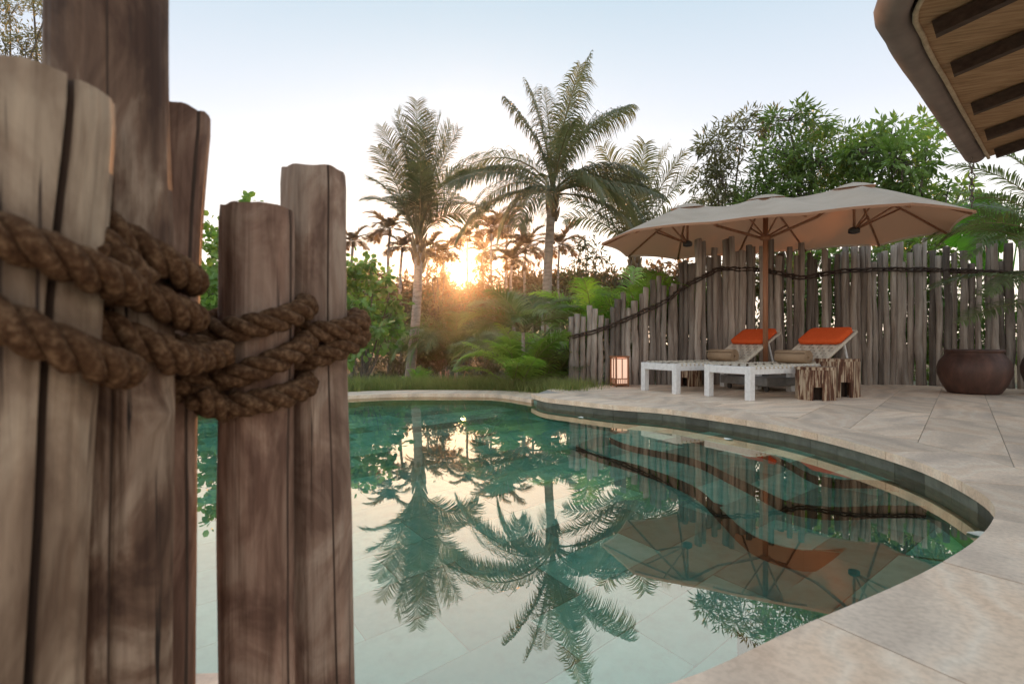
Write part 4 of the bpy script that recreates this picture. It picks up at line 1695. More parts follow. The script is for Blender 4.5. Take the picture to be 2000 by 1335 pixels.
def palm(name, label, base, top, fronds, leafm, ribm, r0, r1, ll, wid, nl, cat='palm tree', group=None, rings=True, boots=True, pet=0.16, sag_=0.5, rr=0.022, mid_off=(0, 0), vee=0.25, segs=3, seed0=0, rollr=0.5, bend=1.4):
    base, top = Vector(base), Vector(top)
    t = thing(name, label, cat, base, 0, group)
    n_ = 40 if rings else 10
    pts, rads = [], []
    for k in range(n_ + 1):
        s = k / n_
        p = base.lerp(top, s) + Vector((mid_off[0], mid_off[1], 0)) * math.sin(PI * s) - base
        pts.append(p)
        r_ = r1 + (r0 - r1) * (1 - s) ** 1.5 + (r0 * 0.35 * max(0, 0.06 - s) / 0.06)
        if rings:
            r_ *= 1 + (0.035 if k % 2 else -0.02) + 0.02 * noise.noise(Vector((seed0, 0, k * 1.3)))
        rads.append(r_)
    MB().tube(pts, rads, 12).build('trunk', M['palm_bark'], t, smooth=True)
    if boots:
        mb = MB()
        rnd = random.Random(seed0 + 5)
        for k in range(16):
            a_ = k * 2.4
            h_ = -r1 * 5.5 + r1 * 7 * k / 16
            c = top - base + Vector((0, 0, h_))
            d = Vector((math.cos(a_), math.sin(a_), 0))
            mb.tube([c + d * r1 * 0.5 - Vector((0, 0, r1)), c + d * r1 * 1.25 + Vector((0, 0, r1 * 0.6)), c + d * r1 * (1.5 + rnd.random() * 0.8) + Vector((0, 0, r1 * (2.2 + rnd.random())))], [r1 * 0.6, r1 * 0.45, r1 * 0.14], 6)
        mb.build('leaf_bases', M['palm_boot'], t, smooth=True)
    for k, fr in enumerate(fronds):
        az, e0, e1, L = fr[:4]
        rl = random.Random(seed0 * 31 + k).uniform(-rollr, rollr)
        rib, lf = frond_mesh('frond', R(e0), R(e1), L, nl, ll * (0.75 + 0.25 * L / max(q[3] for q in fronds)), wid, sag_=sag_, pet=pet, roll=rl, rr=rr, seed=seed0 * 100 + k, vee=vee, segs=segs, bend=bend)
        o = put('frond', to_mesh('frond', lf[0], lf[1], leafm), t, top - base + Vector((0, 0, r1 * (0.5 - 1.0 * (k / max(1, len(fronds)))))), R(az))
        put('rib', to_mesh('rib', rib.v, rib.f, ribm, True), o)
    return t


def leaves_mesh(points, dirs, size, wid, template='narrow', droop=0.2, rng=RNG, name='foliage', mat=None, parent=None):
    """one mesh of many leaf faces; points Nx3, dirs Nx3"""
    n_ = len(points)
    d = dirs + np.array([0, 0, -droop])
    d /= np.linalg.norm(d, axis=1, keepdims=True) + 1e-9
    up = rng.normal(size=(n_, 3)) * 0.6 + np.array([0, 0, 1.0])
    s = np.cross(d, up)
    s /= np.linalg.norm(s, axis=1, keepdims=True) + 1e-9
    nn_ = np.cross(s, d)
    ln = size * rng.uniform(0.6, 1.25, size=(n_, 1))
    if template == 'narrow':
        T = [(0, 0, 0), (0.45, -0.5, 0.06), (1.0, 0, -0.08), (0.45, 0.5, 0.06)]
    elif template == 'round':
        T = [(0, 0, 0), (0.25, -0.42, 0.05), (0.7, -0.45, 0.06), (1.0, 0, 0.0), (0.7, 0.45, 0.06), (0.25, 0.42, 0.05)]
    else:
        T = [(0, -0.5, 0), (1, -0.05, -0.1), (1, 0.05, -0.1), (0, 0.5, 0)]
    k = len(T)
    V = np.zeros((n_, k, 3))
    for i_, (a_, b_, c_) in enumerate(T):
        V[:, i_, :] = points + d * (a_ * ln) + s * (b_ * ln * wid) + nn_ * (c_ * ln)
    V = V.reshape(-1, 3)
    me = bpy.data.meshes.new(name)
    me.vertices.add(n_ * k)
    me.vertices.foreach_set('co', V.ravel())
    me.loops.add(n_ * k)
    me.loops.foreach_set('vertex_index', np.arange(n_ * k, dtype=np.int32))
    me.polygons.add(n_)
    me.polygons.foreach_set('loop_start', np.arange(0, n_ * k, k, dtype=np.int32))
    me.update(calc_edges=True)
    me.validate()
    me.materials.append(mat)
    o = bpy.data.objects.new(name, me)
    COL.objects.link(o)
    o.parent = parent
    return o


def crown_tree(name, label, cat, base, blobs, leaf, size, wid, template, d0, per=14, dens=1.0, fork=0.35, tr=0.09, group=None, droop=0.25, cr=0.22, seed=0, depth=0.9, trunk_bend=0.2, start=None):
    """blobs: (px, py, rx, ry[, dist]) in photo pixels, placed round distance d0"""
    rng = np.random.default_rng(seed)
    base = Vector(base)
    t = thing(name, label, cat, base, 0, group)
    wood = MB()
    cen = []
    for b_ in blobs:
        dd = b_[4] if len(b_) > 4 else d0 + rng.uniform(-0.5, 0.5)
        cen.append((at(b_[0], b_[1], dd) - base, b_[2] / F * dd, b_[3] / F * dd))
    mc = sum((c for c, _, _ in cen), Vector()) / len(cen)
    fk = Vector((mc.x * 0.5, mc.y * 0.5, max(0.25, min(c.z for c, _, _ in cen) * fork))) if start is None else Vector(start) - base
    wood.tube(resample(catmull([Vector((0, 0, -0.05)), fk * 0.5 + Vector((trunk_bend * 0.3, 0, 0)), fk], 6), 0.25), [tr * (1 - 0.3 * k / 12) for k in range(len(resample(catmull([Vector((0, 0, -0.05)), fk * 0.5 + Vector((trunk_bend * 0.3, 0, 0)), fk], 6), 0.25)))], 8)
    P, D = [], []
    for c, rx, rz in cen:
        mid_ = fk.lerp(c, 0.5) + Vector((rng.normal() * 0.12, rng.normal() * 0.12, rng.normal() * 0.08))
        wood.tube(catmull([fk, mid_, c], 4), [tr * 0.55 * (1 - 0.8 * k / 8) for k in range(9)], 6)
        ncl = max(5, int(dens * 22 * rx * rz / (cr * cr) * 0.16))
        for _ in range(ncl):
            q = rng.normal(size=3)
            q /= np.linalg.norm(q)
            rad_ = rng.uniform(0.25, 1.08) ** 0.55
            p = np.array(c) + q * rad_ * np.array([rx, rx * depth, rz])
            pv = Vector(p)
            o_ = c.lerp(pv, rng.uniform(0.0, 0.3))
            wood.tube([o_, o_.lerp(pv, 0.55) + Vector((rng.normal() * 0.04, rng.normal() * 0.04, 0.04)), pv], [tr * 0.10, tr * 0.07, tr * 0.03], 4, cap=False)
            m_ = int(per * rng.uniform(0.6, 1.4))
            dv = rng.normal(size=(m_, 3))
            dv /= np.linalg.norm(dv, axis=1, keepdims=True)
            dv = dv + q * 0.5
            P.append(p + dv * cr * rng.uniform(0.1, 0.8, size=(m_, 1)))
            D.append(dv)
    P, D = np.concatenate(P), np.concatenate(D)
    wood.build('trunk', M['bark'], t, smooth=True)
    leaves_mesh(P, D, size, wid, template, droop, rng, 'crown', leaf, t)
    return t


fib = leaves_mesh(np.array([tuple(q) for q in FIB_P]), np.array([tuple(q) for q in FIB_D]), 0.013, 0.045, 'blade', 0.1, np.random.default_rng(3), 'loose_fibres', M['rope'], rope)
fib['kind'] = 'stuff'

# ------------------------------------------------------------------ the two tall coconut palms and the one behind the umbrella
gz = ground_z
d1 = 22.0
b1 = Vector((X(800, d1), d1 - 0.4, 0))
b1.z = gz(b1.x, b1.y) - 0.05
fr1 = [(180, 72, 58, 4.2), (178, 80, 62, 4.9), (165, 84, 70, 5.1), (200, 86, 72, 5.2), (90, 86, 72, 5.1), (270, 87, 68, 5.4), (300, 84, 68, 5.0), (0, 86, 72, 5.3), (20, 82, 66, 5.1), (350, 78, 58, 4.8),
       (330, 78, 20, 3.6), (10, 74, -20, 3.3), (0, 70, -50, 3.1), (210, 74, 20, 3.3), (190, 76, -10, 3.1), (40, 76, 10, 3.4), (130, 76, 10, 3.3), (285, 80, 20, 3.5)]
palm('coconut_palm', 'tall coconut palm with upright bunched fronds left of the setting sun', b1, at(818, 478, d1), fr1, M['coconut'], M['coconut_rib'], 0.20, 0.17, 0.98, 0.036, 80, pet=0.26,
     sag_=0.28, rr=0.045, seed0=1, mid_off=(0.10, 0), rollr=0.9)
d2 = 16.7
b2 = Vector((X(1067, d2), d2, 0))
b2.z = gz(b2.x, b2.y) - 0.05
fr2 = [(350, 88, 62, 4.2), (300, 86, 42, 3.6), (60, 86, 30, 3.7), (180, 87, 68, 3.5), (5, 86, 12, 3.8), (200, 84, 40, 3.1), (330, 84, 0, 3.5), (100, 88, 60, 3.9), (178, 74, -48, 3.8), (190, 60, -46, 3.2), (205, 36, -35, 3.6), (170, 22, -62, 3.5),
       (215, 10, -80, 2.7), (0, 58, -32, 3.1), (8, 44, -30, 3.2), (350, 26, -30, 3.3), (5, 10, -52, 3.1), (325, 30, -70, 3.4), (300, 40, -62, 3.0), (260, 40, -70, 2.9), (235, 20, -80, 2.6), (40, 50, -30, 3.4), (140, 50, -40, 3.4),
       (90, 45, -40, 3.2), (280, 66, -20, 3.4)]
palm('coconut_palm', 'tallest coconut palm with a full arching crown right of the sun', b2, at(1079, 378, d2), fr2, M['coconut'], M['coconut_rib'], 0.17, 0.125, 0.92, 0.034, 84, pet=0.17, sag_=0.9, rr=0.034, bend=0.85,
     seed0=2, mid_off=(-0.08, 0), rollr=0.7)
d3 = 20.0
b3 = Vector((X(1236, d3), d3, 0))
b3.z = gz(b3.x, b3.y) - 0.05
fr3 = [(180, 70, 40, 3.6), (175, 58, 10, 3.6), (190, 80, 60, 4.0), (0, 82, 60, 4.1), (5, 66, 40, 3.9), (350, 55, 10, 3.4), (90, 84, 60, 4.0), (270, 82, 50, 3.9), (320, 74, 40, 3.9), (220, 74, 30, 3.7), (30, 60, 0, 3.4), (150, 60, -10, 3.4)]
palm('coconut_palm', 'bushy palm rising just behind the left end of the umbrella', b3, at(1240, 498, d3), fr3, M['coconut'], M['coconut_rib'], 0.17, 0.14, 0.95, 0.045, 60, pet=0.18, sag_=0.4, rr=0.034, seed0=3, rollr=0.8)

# ------------------------------------------------------------------ slender far palms round the sun
far = [(762, 452, 30, 0.72, 'dense-headed slender palm left of the upright coconut palm'), (786, 484, 30, 0.6, 'slender palm close beside the trunk of the upright coconut palm, on its left'),
       (690, 474, 28, 0.6, 'slender palm peeping out beside the farthest log post'), (914, 462, 38, 0.55, 'small slender palm directly above the sun'),
       (961, 448, 38, 0.7, 'slender palm right of the sun, left of the highest far palm'), (992, 444, 40, 0.78, 'highest slender palm midway between the sun and the tallest coconut palm'),
       (1027, 487, 36, 0.78, 'slender palm with drooping head left of the tallest coconut trunk'), (868, 496, 34, 0.62, 'slender palm just left of the sun'),
       (945, 492, 40, 0.60, 'low slender palm just right of the sun'), (1093, 482, 40, 0.75, 'slender palm showing right of the tallest coconut trunk'),
       (1000, 510, 34, 0.66, 'low slender palm between the drooping palm and the sun'), (838, 486, 42, 0.6, 'slender palm right of the trunk of the upright coconut palm')]
fm = []
for k in range(8):
    e0 = (72, 55, 40, 20, 62, 30, 48, 10)[k]
    e1 = (20, -30, -50, -70, -10, -50, -35, -75)[k]
    rib, lf = frond_mesh('frond', R(e0), R(e1), 2.3, 34, 0.80, 0.085, sag_=0.3, pet=0.2, rr=0.03, seed=900 + k, segs=2, vee=0.3)
    fm.append((to_mesh('frond', lf[0], lf[1], M['far_palm']), to_mesh('rib', rib.v, rib.f, M['coconut_rib'])))
for i_, (px, py, d, s, lab) in enumerate(far):
    top = at(px, py + 8, d)
    bx_ = X(px + random.uniform(-6, 6), d)
    base = Vector((bx_, d, gz(bx_, d) - 0.05))
    t = thing('slender_palm', lab, 'palm tree', base, 0, 'slender far palms')
    hgt = top - base
    MB().tube([hgt * (k / 6) + Vector((0.1 * math.sin(k), 0, 0)) for k in range(7)], [0.13 - 0.06 * k / 6 for k in range(7)], 7).build('trunk', M['palm_bark'], t, smooth=True)
    cs = MB().tube([hgt, hgt + Vector((0, 0, 0.5 * s))], [0.10, 0.06], 6).build('crownshaft', M['far_palm'], t, smooth=True)
    for k in range(17):
        ms = fm[(k * 3 + i_) % 8]
        f_ = put('frond', ms[0], t, hgt + Vector((0, 0, 0.35 * s)), R(k * 137.5 + i_ * 40), s * random.uniform(0.95, 1.25) * d / 36)


# ------------------------------------------------------------------ leafy trees and bushes
def base_at(px, d):
    x_ = X(px, d)
    return Vector((x_, d, gz(x_, d)))


crown_tree('leafy_tree', 'dark narrow-leaved tree behind the umbrella, leftmost of the trees over the fence', 'tree', base_at(1440, 14.6),
           [(1395, 300, 38, 45), (1450, 255, 45, 28), (1380, 370, 30, 40), (1410, 350, 30, 40), (1500, 240, 25, 22), (1440, 400, 45, 30), (1385, 430, 34, 30)],
           M['tree_dark'], 0.22, 0.20, 'narrow', 14.6, per=17, dens=1.7, cr=0.24, seed=11, tr=0.10, fork=0.5)
crown_tree('leafy_tree', 'tall broad tree with its crown in the middle above the umbrella', 'tree', base_at(1575, 14.0),
           [(1540, 235, 45, 26), (1590, 240, 34, 26), (1530, 300, 55, 40), (1590, 320, 60, 45), (1500, 360, 55, 40), (1560, 385, 60, 38), (1640, 300, 45, 45), (1480, 400, 50, 32), (1640, 370, 50, 40), (1600, 440, 80, 35), (1520, 445, 60, 30)],
           M['tree'], 0.20, 0.27, 'narrow', 14.0, per=18, dens=2.0, cr=0.23, seed=12, tr=0.13, fork=0.5)
crown_tree('leafy_tree', 'broad-leaved tree right above the umbrella top, rightmost tree crown', 'tree', base_at(1730, 12.6),
           [(1740, 265, 50, 28), (1800, 245, 26, 18), (1690, 300, 45, 40), (1760, 320, 55, 45), (1810, 300, 25, 30), (1700, 380, 55, 40), (1790, 375, 50, 40), (1850, 380, 28, 20), (1730, 440, 60, 34), (1820, 430, 50, 30), (1885, 360, 16, 10)],
           M['tree'], 0.21, 0.36, 'narrow', 12.6, per=17, dens=1.9, cr=0.23, seed=13, tr=0.12, fork=0.5)
crown_tree('hedge_shrub', 'leafy shrub filling the gap behind the right half of the stake fence', 'shrub', base_at(1690, 10.6),
           [(1600, 520, 60, 40), (1690, 510, 60, 40), (1780, 500, 60, 45), (1640, 590, 70, 45), (1760, 590, 80, 50), (1860, 560, 60, 60), (1560, 600, 50, 50), (1560, 690, 60, 50), (1650, 690, 60, 50), (1750, 690, 60, 50), (1850, 680, 60, 50), (1940, 640, 60, 70)], M['tree'], 0.16, 0.34, 'narrow', 10.7, per=18, dens=2.6, cr=0.22, seed=14, tr=0.05, fork=0.2)
crown_tree('hedge_shrub', 'leafy shrub behind the umbrella-side middle of the stake fence', 'shrub', base_at(1430, 10.6),
           [(1400, 560, 50, 45), (1470, 540, 50, 45), (1340, 600, 50, 40), (1420, 640, 70, 40), (1520, 560, 40, 45), (1180, 700, 40, 40), (1250, 690, 50, 40), (1330, 690, 50, 45), (1420, 700, 50, 45), (1500, 690, 50, 50)], M['tree_dark'], 0.16, 0.30, 'narrow', 10.7, per=18, dens=2.6, cr=0.22, seed=15, tr=0.05, fork=0.2)
crown_tree('young_tree', 'slim young tree standing right of the tallest coconut trunk', 'tree', base_at(1145, 19.0),
           [(1142, 462, 14, 24), (1130, 500, 18, 20), (1165, 495, 20, 22), (1150, 530, 30, 24), (1120, 545, 24, 20), (1185, 530, 22, 20)], M['tree_dark'], 0.22, 0.3, 'narrow', 19.0, per=12, dens=1.2, cr=0.25, seed=16, tr=0.06)
crown_tree('feathery_tree', 'feathery tree against the sky at the top left behind the log posts', 'tree', base_at(60, 12.0),
           [(20, 30, 26, 40), (85, 40, 30, 50), (50, 100, 40, 40), (100, 110, 30, 45), (10, 90, 30, 40), (60, -60, 50, 60), (-40, 20, 50, 70), (60, 180, 60, 60)], M['tree_dark'], 0.085, 0.30, 'narrow', 12.0, per=34, dens=1.5, cr=0.22, seed=17, tr=0.09, fork=0.6)
# round-leaved bushes left of the palms
crown_tree('round_leaved_bush', 'bright round-leaved bush seen in the gap between the log posts', 'bush', base_at(430, 15.0),
           [(425, 450, 16, 22), (418, 500, 30, 35), (400, 560, 45, 50), (440, 570, 45, 45), (490, 405, 10, 16), (480, 520, 40, 70), (420, 650, 70, 60), (540, 560, 50, 60), (520, 660, 60, 50)], M['bush'], 0.19, 0.95, 'round', 15.0, per=11, dens=1.7, cr=0.30, seed=21, tr=0.07, fork=0.3, droop=0.5)
crown_tree('round_leaved_bush', 'round-leaved green bush just right of the farthest log post', 'bush', base_at(700, 15.5),
           [(690, 520, 36, 26), (730, 540, 32, 24), (650, 540, 40, 40), (700, 580, 46, 40), (760, 580, 28, 30), (680, 650, 60, 50), (750, 640, 30, 46)], M['bush'], 0.17, 0.9, 'round', 15.5, per=12, dens=1.8, cr=0.28, seed=22, tr=0.07, fork=0.3, droop=0.5)
crown_tree('round_leaved_bush', 'pale green sea-grape sprig low by the water, beside the rope on the farthest post', 'bush', base_at(705, 10.8),
           [(712, 610, 14, 20), (722, 650, 22, 26), (700, 690, 26, 26), (740, 640, 10, 12), (690, 640, 24, 30)], M['bush'], 0.13, 0.95, 'round', 10.8, per=9, dens=1.2, cr=0.18, seed=23, tr=0.03, fork=0.3, droop=0.4)
crown_tree('dark_shrub', 'dark dense shrub standing behind the lower trunk of the upright coconut palm', 'shrub', base_at(770, 25.0),
           [(750, 600, 36, 40), (790, 600, 40, 40), (740, 680, 50, 40), (800, 680, 50, 45), (770, 640, 50, 45), (830, 620, 40, 45), (720, 610, 40, 40), (820, 700, 50, 40), (740, 720, 50, 30)], M['tree_dark'], 0.22, 0.30, 'narrow', 25.0, per=15, dens=2.0, cr=0.38, seed=24, tr=0.05, fork=0.2)
crown_tree('dark_shrub', 'dark dense shrub below the sun behind the drooping palms', 'shrub', base_at(930, 26.0),
           [(850, 620, 50, 45), (920, 600, 50, 36), (990, 600, 50, 40), (1060, 600, 50, 46), (860, 690, 60, 40), (960, 680, 70, 45), (1060, 680, 60, 45), (1120, 620, 40, 50), (880, 730, 60, 30), (1000, 730, 70, 30)], M['tree_dark'], 0.24, 0.28, 'narrow', 26.0, per=15, dens=2.0, cr=0.40, seed=25, tr=0.05, fork=0.2)
crown_tree('thin_tree', 'thin wispy tree right of the upright coconut trunk, left of the sun', 'tree', base_at(850, 27.0),
           [(850, 490, 14, 24), (842, 530, 22, 24), (868, 530, 20, 22), (850, 570, 34, 26)], M['far_palm'], 0.28, 0.2, 'narrow', 27.0, per=12, dens=0.9, cr=0.4, seed=26, tr=0.07)
crown_tree('thin_tree', 'lacy far tree just below and around the setting sun', 'tree', base_at(905, 33.0),
           [(862, 566, 26, 16), (940, 566, 26, 16), (902, 572, 34, 14), (862, 530, 9, 18), (940, 526, 9, 18), (955, 556, 20, 22), (845, 556, 20, 24), (900, 596, 60, 20)], M['far_palm'], 0.36, 0.3, 'narrow', 33.0, per=12, dens=2.6, cr=0.34, seed=27, tr=0.09)
# a far belt of trees closes the view under the palms
belt = [(300, 560, 46), (420, 560, 44), (560, 560, 45), (640, 570, 42), (720, 560, 44), (800, 574, 44), (880, 600, 46), (955, 596, 44), (1040, 556, 46), (1120, 560, 44), (1210, 556, 45), (1310, 540, 42)]
bl = ['beyond the gap left of the shortest log post', 'beyond the shortest log post', 'beyond the farthest log post', 'beyond the round-leaved bush', 'under the dense-headed slender palm', 'behind the upright coconut trunk',
      'straight under the setting sun', 'right under the slender palms beside the sun', 'left of the tallest coconut trunk', 'right of the tallest coconut trunk', 'under the bushy palm by the umbrella', 'behind the umbrella\'s left end']
for k, ((px, py, d), lab) in enumerate(zip(belt, bl)):
    crown_tree('far_tree', 'hazy far tree in the belt ' + lab, 'tree', base_at(px, d), [(px - 30, py + 20, 40, 34), (px + 30, py + 26, 40, 34), (px, py, 36, 26), (px - 10, py + 60, 60, 40)], M['far_palm'], 0.55, 0.38, 'narrow', d, per=18, dens=4.6, cr=0.8,
               seed=40 + k, tr=0.14, group='belt of far trees', fork=0.3)


# ------------------------------------------------------------------ low palms beyond the pool
def clump(name, label, base, fronds, leafm, ll, wid, nl, stem_h=0.0, cat='palm', sag_=0.35, rr=0.014, seed0=0, pet=0.2, vee=0.35, stem_r=0.05, rollr=0.5, group=None, spread=0.06, lean_=(0, 0)):
    base = Vector(base)
    t = thing(name, label, cat, base, 0, group)
    if stem_h > 0.05:
        MB().tube([Vector((0, 0, -0.05)), Vector((lean_[0] * 0.4, lean_[1] * 0.4, stem_h * 0.5)), Vector((lean_[0], lean_[1], stem_h))], [stem_r * 1.2, stem_r, stem_r * 0.9], 10).build('stem', M['palm_bark'], t, smooth=True)
    rnd = random.Random(seed0)
    for k, fr in enumerate(fronds):
        az, e0, e1, L = fr[:4]
        rib, lf = frond_mesh('frond', R(e0), R(e1), L, nl, ll * (0.7 + 0.3 * L / max(q[3] for q in fronds)), wid, sag_=sag_, pet=pet, roll=rnd.uniform(-rollr, rollr), rr=rr, seed=seed0 * 100 + k, vee=vee)
        zoff = fr[4] if len(fr) > 4 else 0.0
        o = put('frond', to_mesh('frond', lf[0], lf[1], leafm), t, (lean_[0] + rnd.uniform(-spread, spread), lean_[1] + rnd.uniform(-spread, spread), stem_h + zoff), R(az))
        put('rib', to_mesh('rib', rib.v, rib.f, M['coconut_rib'], True), o)
    return t


def ring_fronds(n_, rng_e0, rng_e1, rng_l, seed):
    rnd = random.Random(seed)
    return [(k * 137.5 + rnd.uniform(-12, 12), rnd.uniform(*rng_e0), rnd.uniform(*rng_e1), rnd.uniform(*rng_l)) for k in range(n_)]


sp = Vector((X(1022, 9.85), 9.85, 0))
sp.z = gz(sp.x, sp.y)
clump('young_palm', 'young palm with long arching fronds on a short forked stem beyond the pool', sp, [(175, 62, -20, 1.15), (190, 50, -52, 1.25), (165, 40, -60, 1.05), (205, 70, 20, 1.0), (0, 50, -20, 1.2), (10, 62, -5, 1.1), (350, 34, -30, 1.2), (300, 60, -30, 0.9), (120, 70, 10, 1.1), (60, 62, 0, 1.15), (260, 50, -40, 0.8)],
      M['areca_dark'], 0.42, 0.022, 46, stem_h=1.02, seed0=51, stem_r=0.035, lean_=(0.0, 0.0), rr=0.013)
clump('ground_palm', 'low rosette of backlit yellow-green fronds at the far pool edge', (X(1015, 9.7), 9.7, 0.0), ring_fronds(24, (38, 84), (-35, 40), (0.95, 1.5), 52), M['areca'], 0.36, 0.032, 28, seed0=52, spread=0.14, rr=0.011)
clump('ground_palm', 'low dark rosette of fronds left of the stake fence end', (X(1085, 10.3), 10.3, 0.0), ring_fronds(20, (40, 82), (-25, 40), (0.9, 1.35), 53), M['areca_dark'], 0.34, 0.024, 34, seed0=53, spread=0.14, rr=0.011)
clump('drooping_palm', 'dark palm with long drooping fronds below the sun', base_at(892, 22.5), ring_fronds(22, (48, 84), (-70, -10), (2.6, 3.8), 54), M['areca_dark'], 0.9, 0.05, 48, stem_h=0.9, seed0=54, sag_=0.6, rr=0.018, spread=0.1)
clump('drooping_palm', 'dark drooping palm right of the upright coconut trunk', base_at(858, 24.0), ring_fronds(18, (45, 84), (-70, -10), (2.4, 3.4), 55), M['areca_dark'], 0.85, 0.05, 46, stem_h=0.6, seed0=55, sag_=0.6, rr=0.018)
clump('drooping_palm', 'dusky drooping palm behind the young palm, left of the tallest coconut trunk', base_at(1010, 14.0), ring_fronds(16, (45, 84), (-60, 0), (1.9, 2.7), 56), M['areca_dark'], 0.60, 0.032, 44, stem_h=0.9, seed0=56, sag_=0.5, rr=0.018)
for lab, px, d, sd_, e, lr, h_ in (('bright green feathery palm behind the low left end of the stake fence', 1165, 10.6, 57, (45, 85), (1.3, 1.9), 0.8), ('bright green feathery palm behind the fence under the umbrella\'s left tip', 1250, 10.4, 58, (45, 86), (1.3, 1.9), 0.95),
                                   ('green feathery palm behind the fence below the umbrella canopy', 1325, 10.9, 59, (50, 86), (1.2, 1.8), 1.0)):
    clump('areca_palm', lab, base_at(px, d), ring_fronds(20, e, (-40, 20), lr, sd_), M['areca'], 0.42, 0.024, 42, stem_h=h_, seed0=sd_, spread=0.12, rr=0.012)
clump('yellow_palm', 'yellowish drooping palm left of the stake fence end', base_at(1105, 11.4), ring_fronds(14, (40, 80), (-60, -10), (1.2, 1.7), 60), M['areca'], 0.40, 0.024, 40, stem_h=0.6, seed0=60, rr=0.012)
# palm in the cut-off jar at the right
fr = [(180, 52, -35, 1.45, 0.55), (190, 30, -45, 1.35, 0.3), (170, 62, 0, 1.5, 0.6), (200, 14, -40, 1.3, 0.0), (175, 40, -50, 1.5, 0.42), (215, 40, -45, 1.3, 0.2), (150, 45, -30, 1.4, 0.3), (230, 62, -20, 1.2, 0.5), (265, 50, -30, 1.1, 0.3), (120, 60, 0, 1.3, 0.4), (0, 60, -20, 1.3, 0.4), (320, 55, -20, 1.3, 0.4), (60, 62, 0, 1.3, 0.5),
      (185, 8, -30, 1.35, -0.35), (195, 26, -38, 1.2, -0.2), (178, 78, -10, 1.7, 0.6), (160, 24, -30, 1.3, -0.1), (225, 20, -40, 1.1, -0.2)]
fr = [(a_, b_, c_, d_ * 1.22, e_) for a_, b_, c_, d_, e_ in fr]
clump('potted_palm', 'dark green arching palm growing from the jar at the right edge', (j2.x, j2.y, DECK + 0.59), fr, M['areca_dark'], 0.33, 0.020, 66, stem_h=0.95, seed0=61, rr=0.012, stem_r=0.04, spread=0.05)
clump('arching_palm', 'palm frond arching in under the roof corner above the fence', (X(2085, 8.95), 9.5, gz(9, 9.5)), [(180, 60, -42, 1.75), (195, 40, -45, 1.5), (170, 75, -10, 1.8), (0, 60, -20, 1.6), (90, 60, -20, 1.5), (270, 55, -30, 1.2)], M['areca_dark'], 0.40, 0.026, 40, stem_h=2.35, seed0=62, rr=0.013, stem_r=0.06)


# fan palm with round pleated leaves
def fan_leaf(rad, seed):
    rnd = random.Random(seed)
    v_, f_ = [Vector((0, 0, 0))], []
    NP = 44
    span = R(300)
    for k in range(NP + 1):
        a_ = -span / 2 + span * k / NP
        rr_ = rad * (1.0 if k % 2 else 0.965) * (0.9 + 0.1 * math.cos(a_ * 0.5))
        for s in (0.5, 1.0):
            z_ = (0.028 if k % 2 else -0.028) * s * rad * 2.2 - 0.22 * rad * s * s
            v_.append(Vector((rr_ * s * math.cos(a_), rr_ * s * math.sin(a_), z_)))
    for k in range(NP):
        a0, b0 = 1 + 2 * k, 3 + 2 * k
        f_ += [(0, a0, b0), (a0, a0 + 1, b0 + 1, b0)]
    return v_, f_


fp = thing('fan_palm', 'bright green fan palm with round pleated leaves above the fence at the right', 'palm', (X(1955, 10.0), 10.0, gz(9, 10)))
for px, py, r_, tilt, az, d_ in ((1912, 425, 0.42, 62, 215, 9.6), (1948, 410, 0.46, 66, 250, 9.7), (1962, 455, 0.44, 58, 265, 9.45), (1920, 470, 0.36, 52, 230, 9.5), (1992, 430, 0.42, 60, 300, 9.6), (1880, 455, 0.30, 58, 200, 9.8), (2030, 470, 0.4, 55, 320, 9.7), (1935, 505, 0.34, 50, 250, 9.55)):
    v_, f_ = fan_leaf(r_, px)
    me = to_mesh('fan_leaf', v_, f_, M['fan'])
    o = put('fan_leaf', me, fp)
    c = at(px, py, d_) - Vector(fp.location)
    o.location = c
    o.rotation_euler = (R((px * 7) % 40 - 20), -R(tilt), R(90 + (az - 250) * 0.35))
    MB().tube([Vector((0, 0, 0.2)), c * 0.6 + Vector((0, 0, 0.25)), c], [0.02, 0.014, 0.009], 6).build('leaf_stalk', M['fan'], fp, smooth=True)


# ------------------------------------------------------------------ grass beyond the coping
def grass(name, n_, region, h0, h1, mat, seed):
    rng = np.random.default_rng(seed)
    P, D, S = [], [], []
    while len(P) < n_:
        x_, y_ = region(rng)
        P.append((x_, y_, gz(x_, y_) - 0.01))
    P = np.array(P)
    D = rng.normal(size=(n_, 3)) * np.array([0.38, 0.38, 0.1]) + np.array([0, 0, 1.0])
    o = leaves_mesh(P, D, (h0 + h1) / 2, 0.045, 'blade', 0.0, rng, name, mat, None)
    o['kind'] = 'stuff'
    return o


c_far = offset(C_EDGE, 0.64)


def reg_near(rng):
    p = c_far[int(rng.integers(0, int(len(c_far) * 0.62)))]
    q = c_far[int(rng.integers(0, 3))]
    t = abs(rng.normal()) * 0.75
    nrm_ = (p - Vector((-1.2, 4.5, 0))).normalized()
    w = p + nrm_ * (t + 0.02) + Vector((rng.normal() * 0.15, 0, 0))
    return w.x, w.y


g1 = grass('grass', 26000, reg_near, 0.16, 0.34, M['grass'], 5)
tag(g1, 'short green grass along the far edge of the pool', 'grass')


def reg_wide(rng):
    return rng.uniform(-14, 1.5), rng.uniform(9.6, 22)


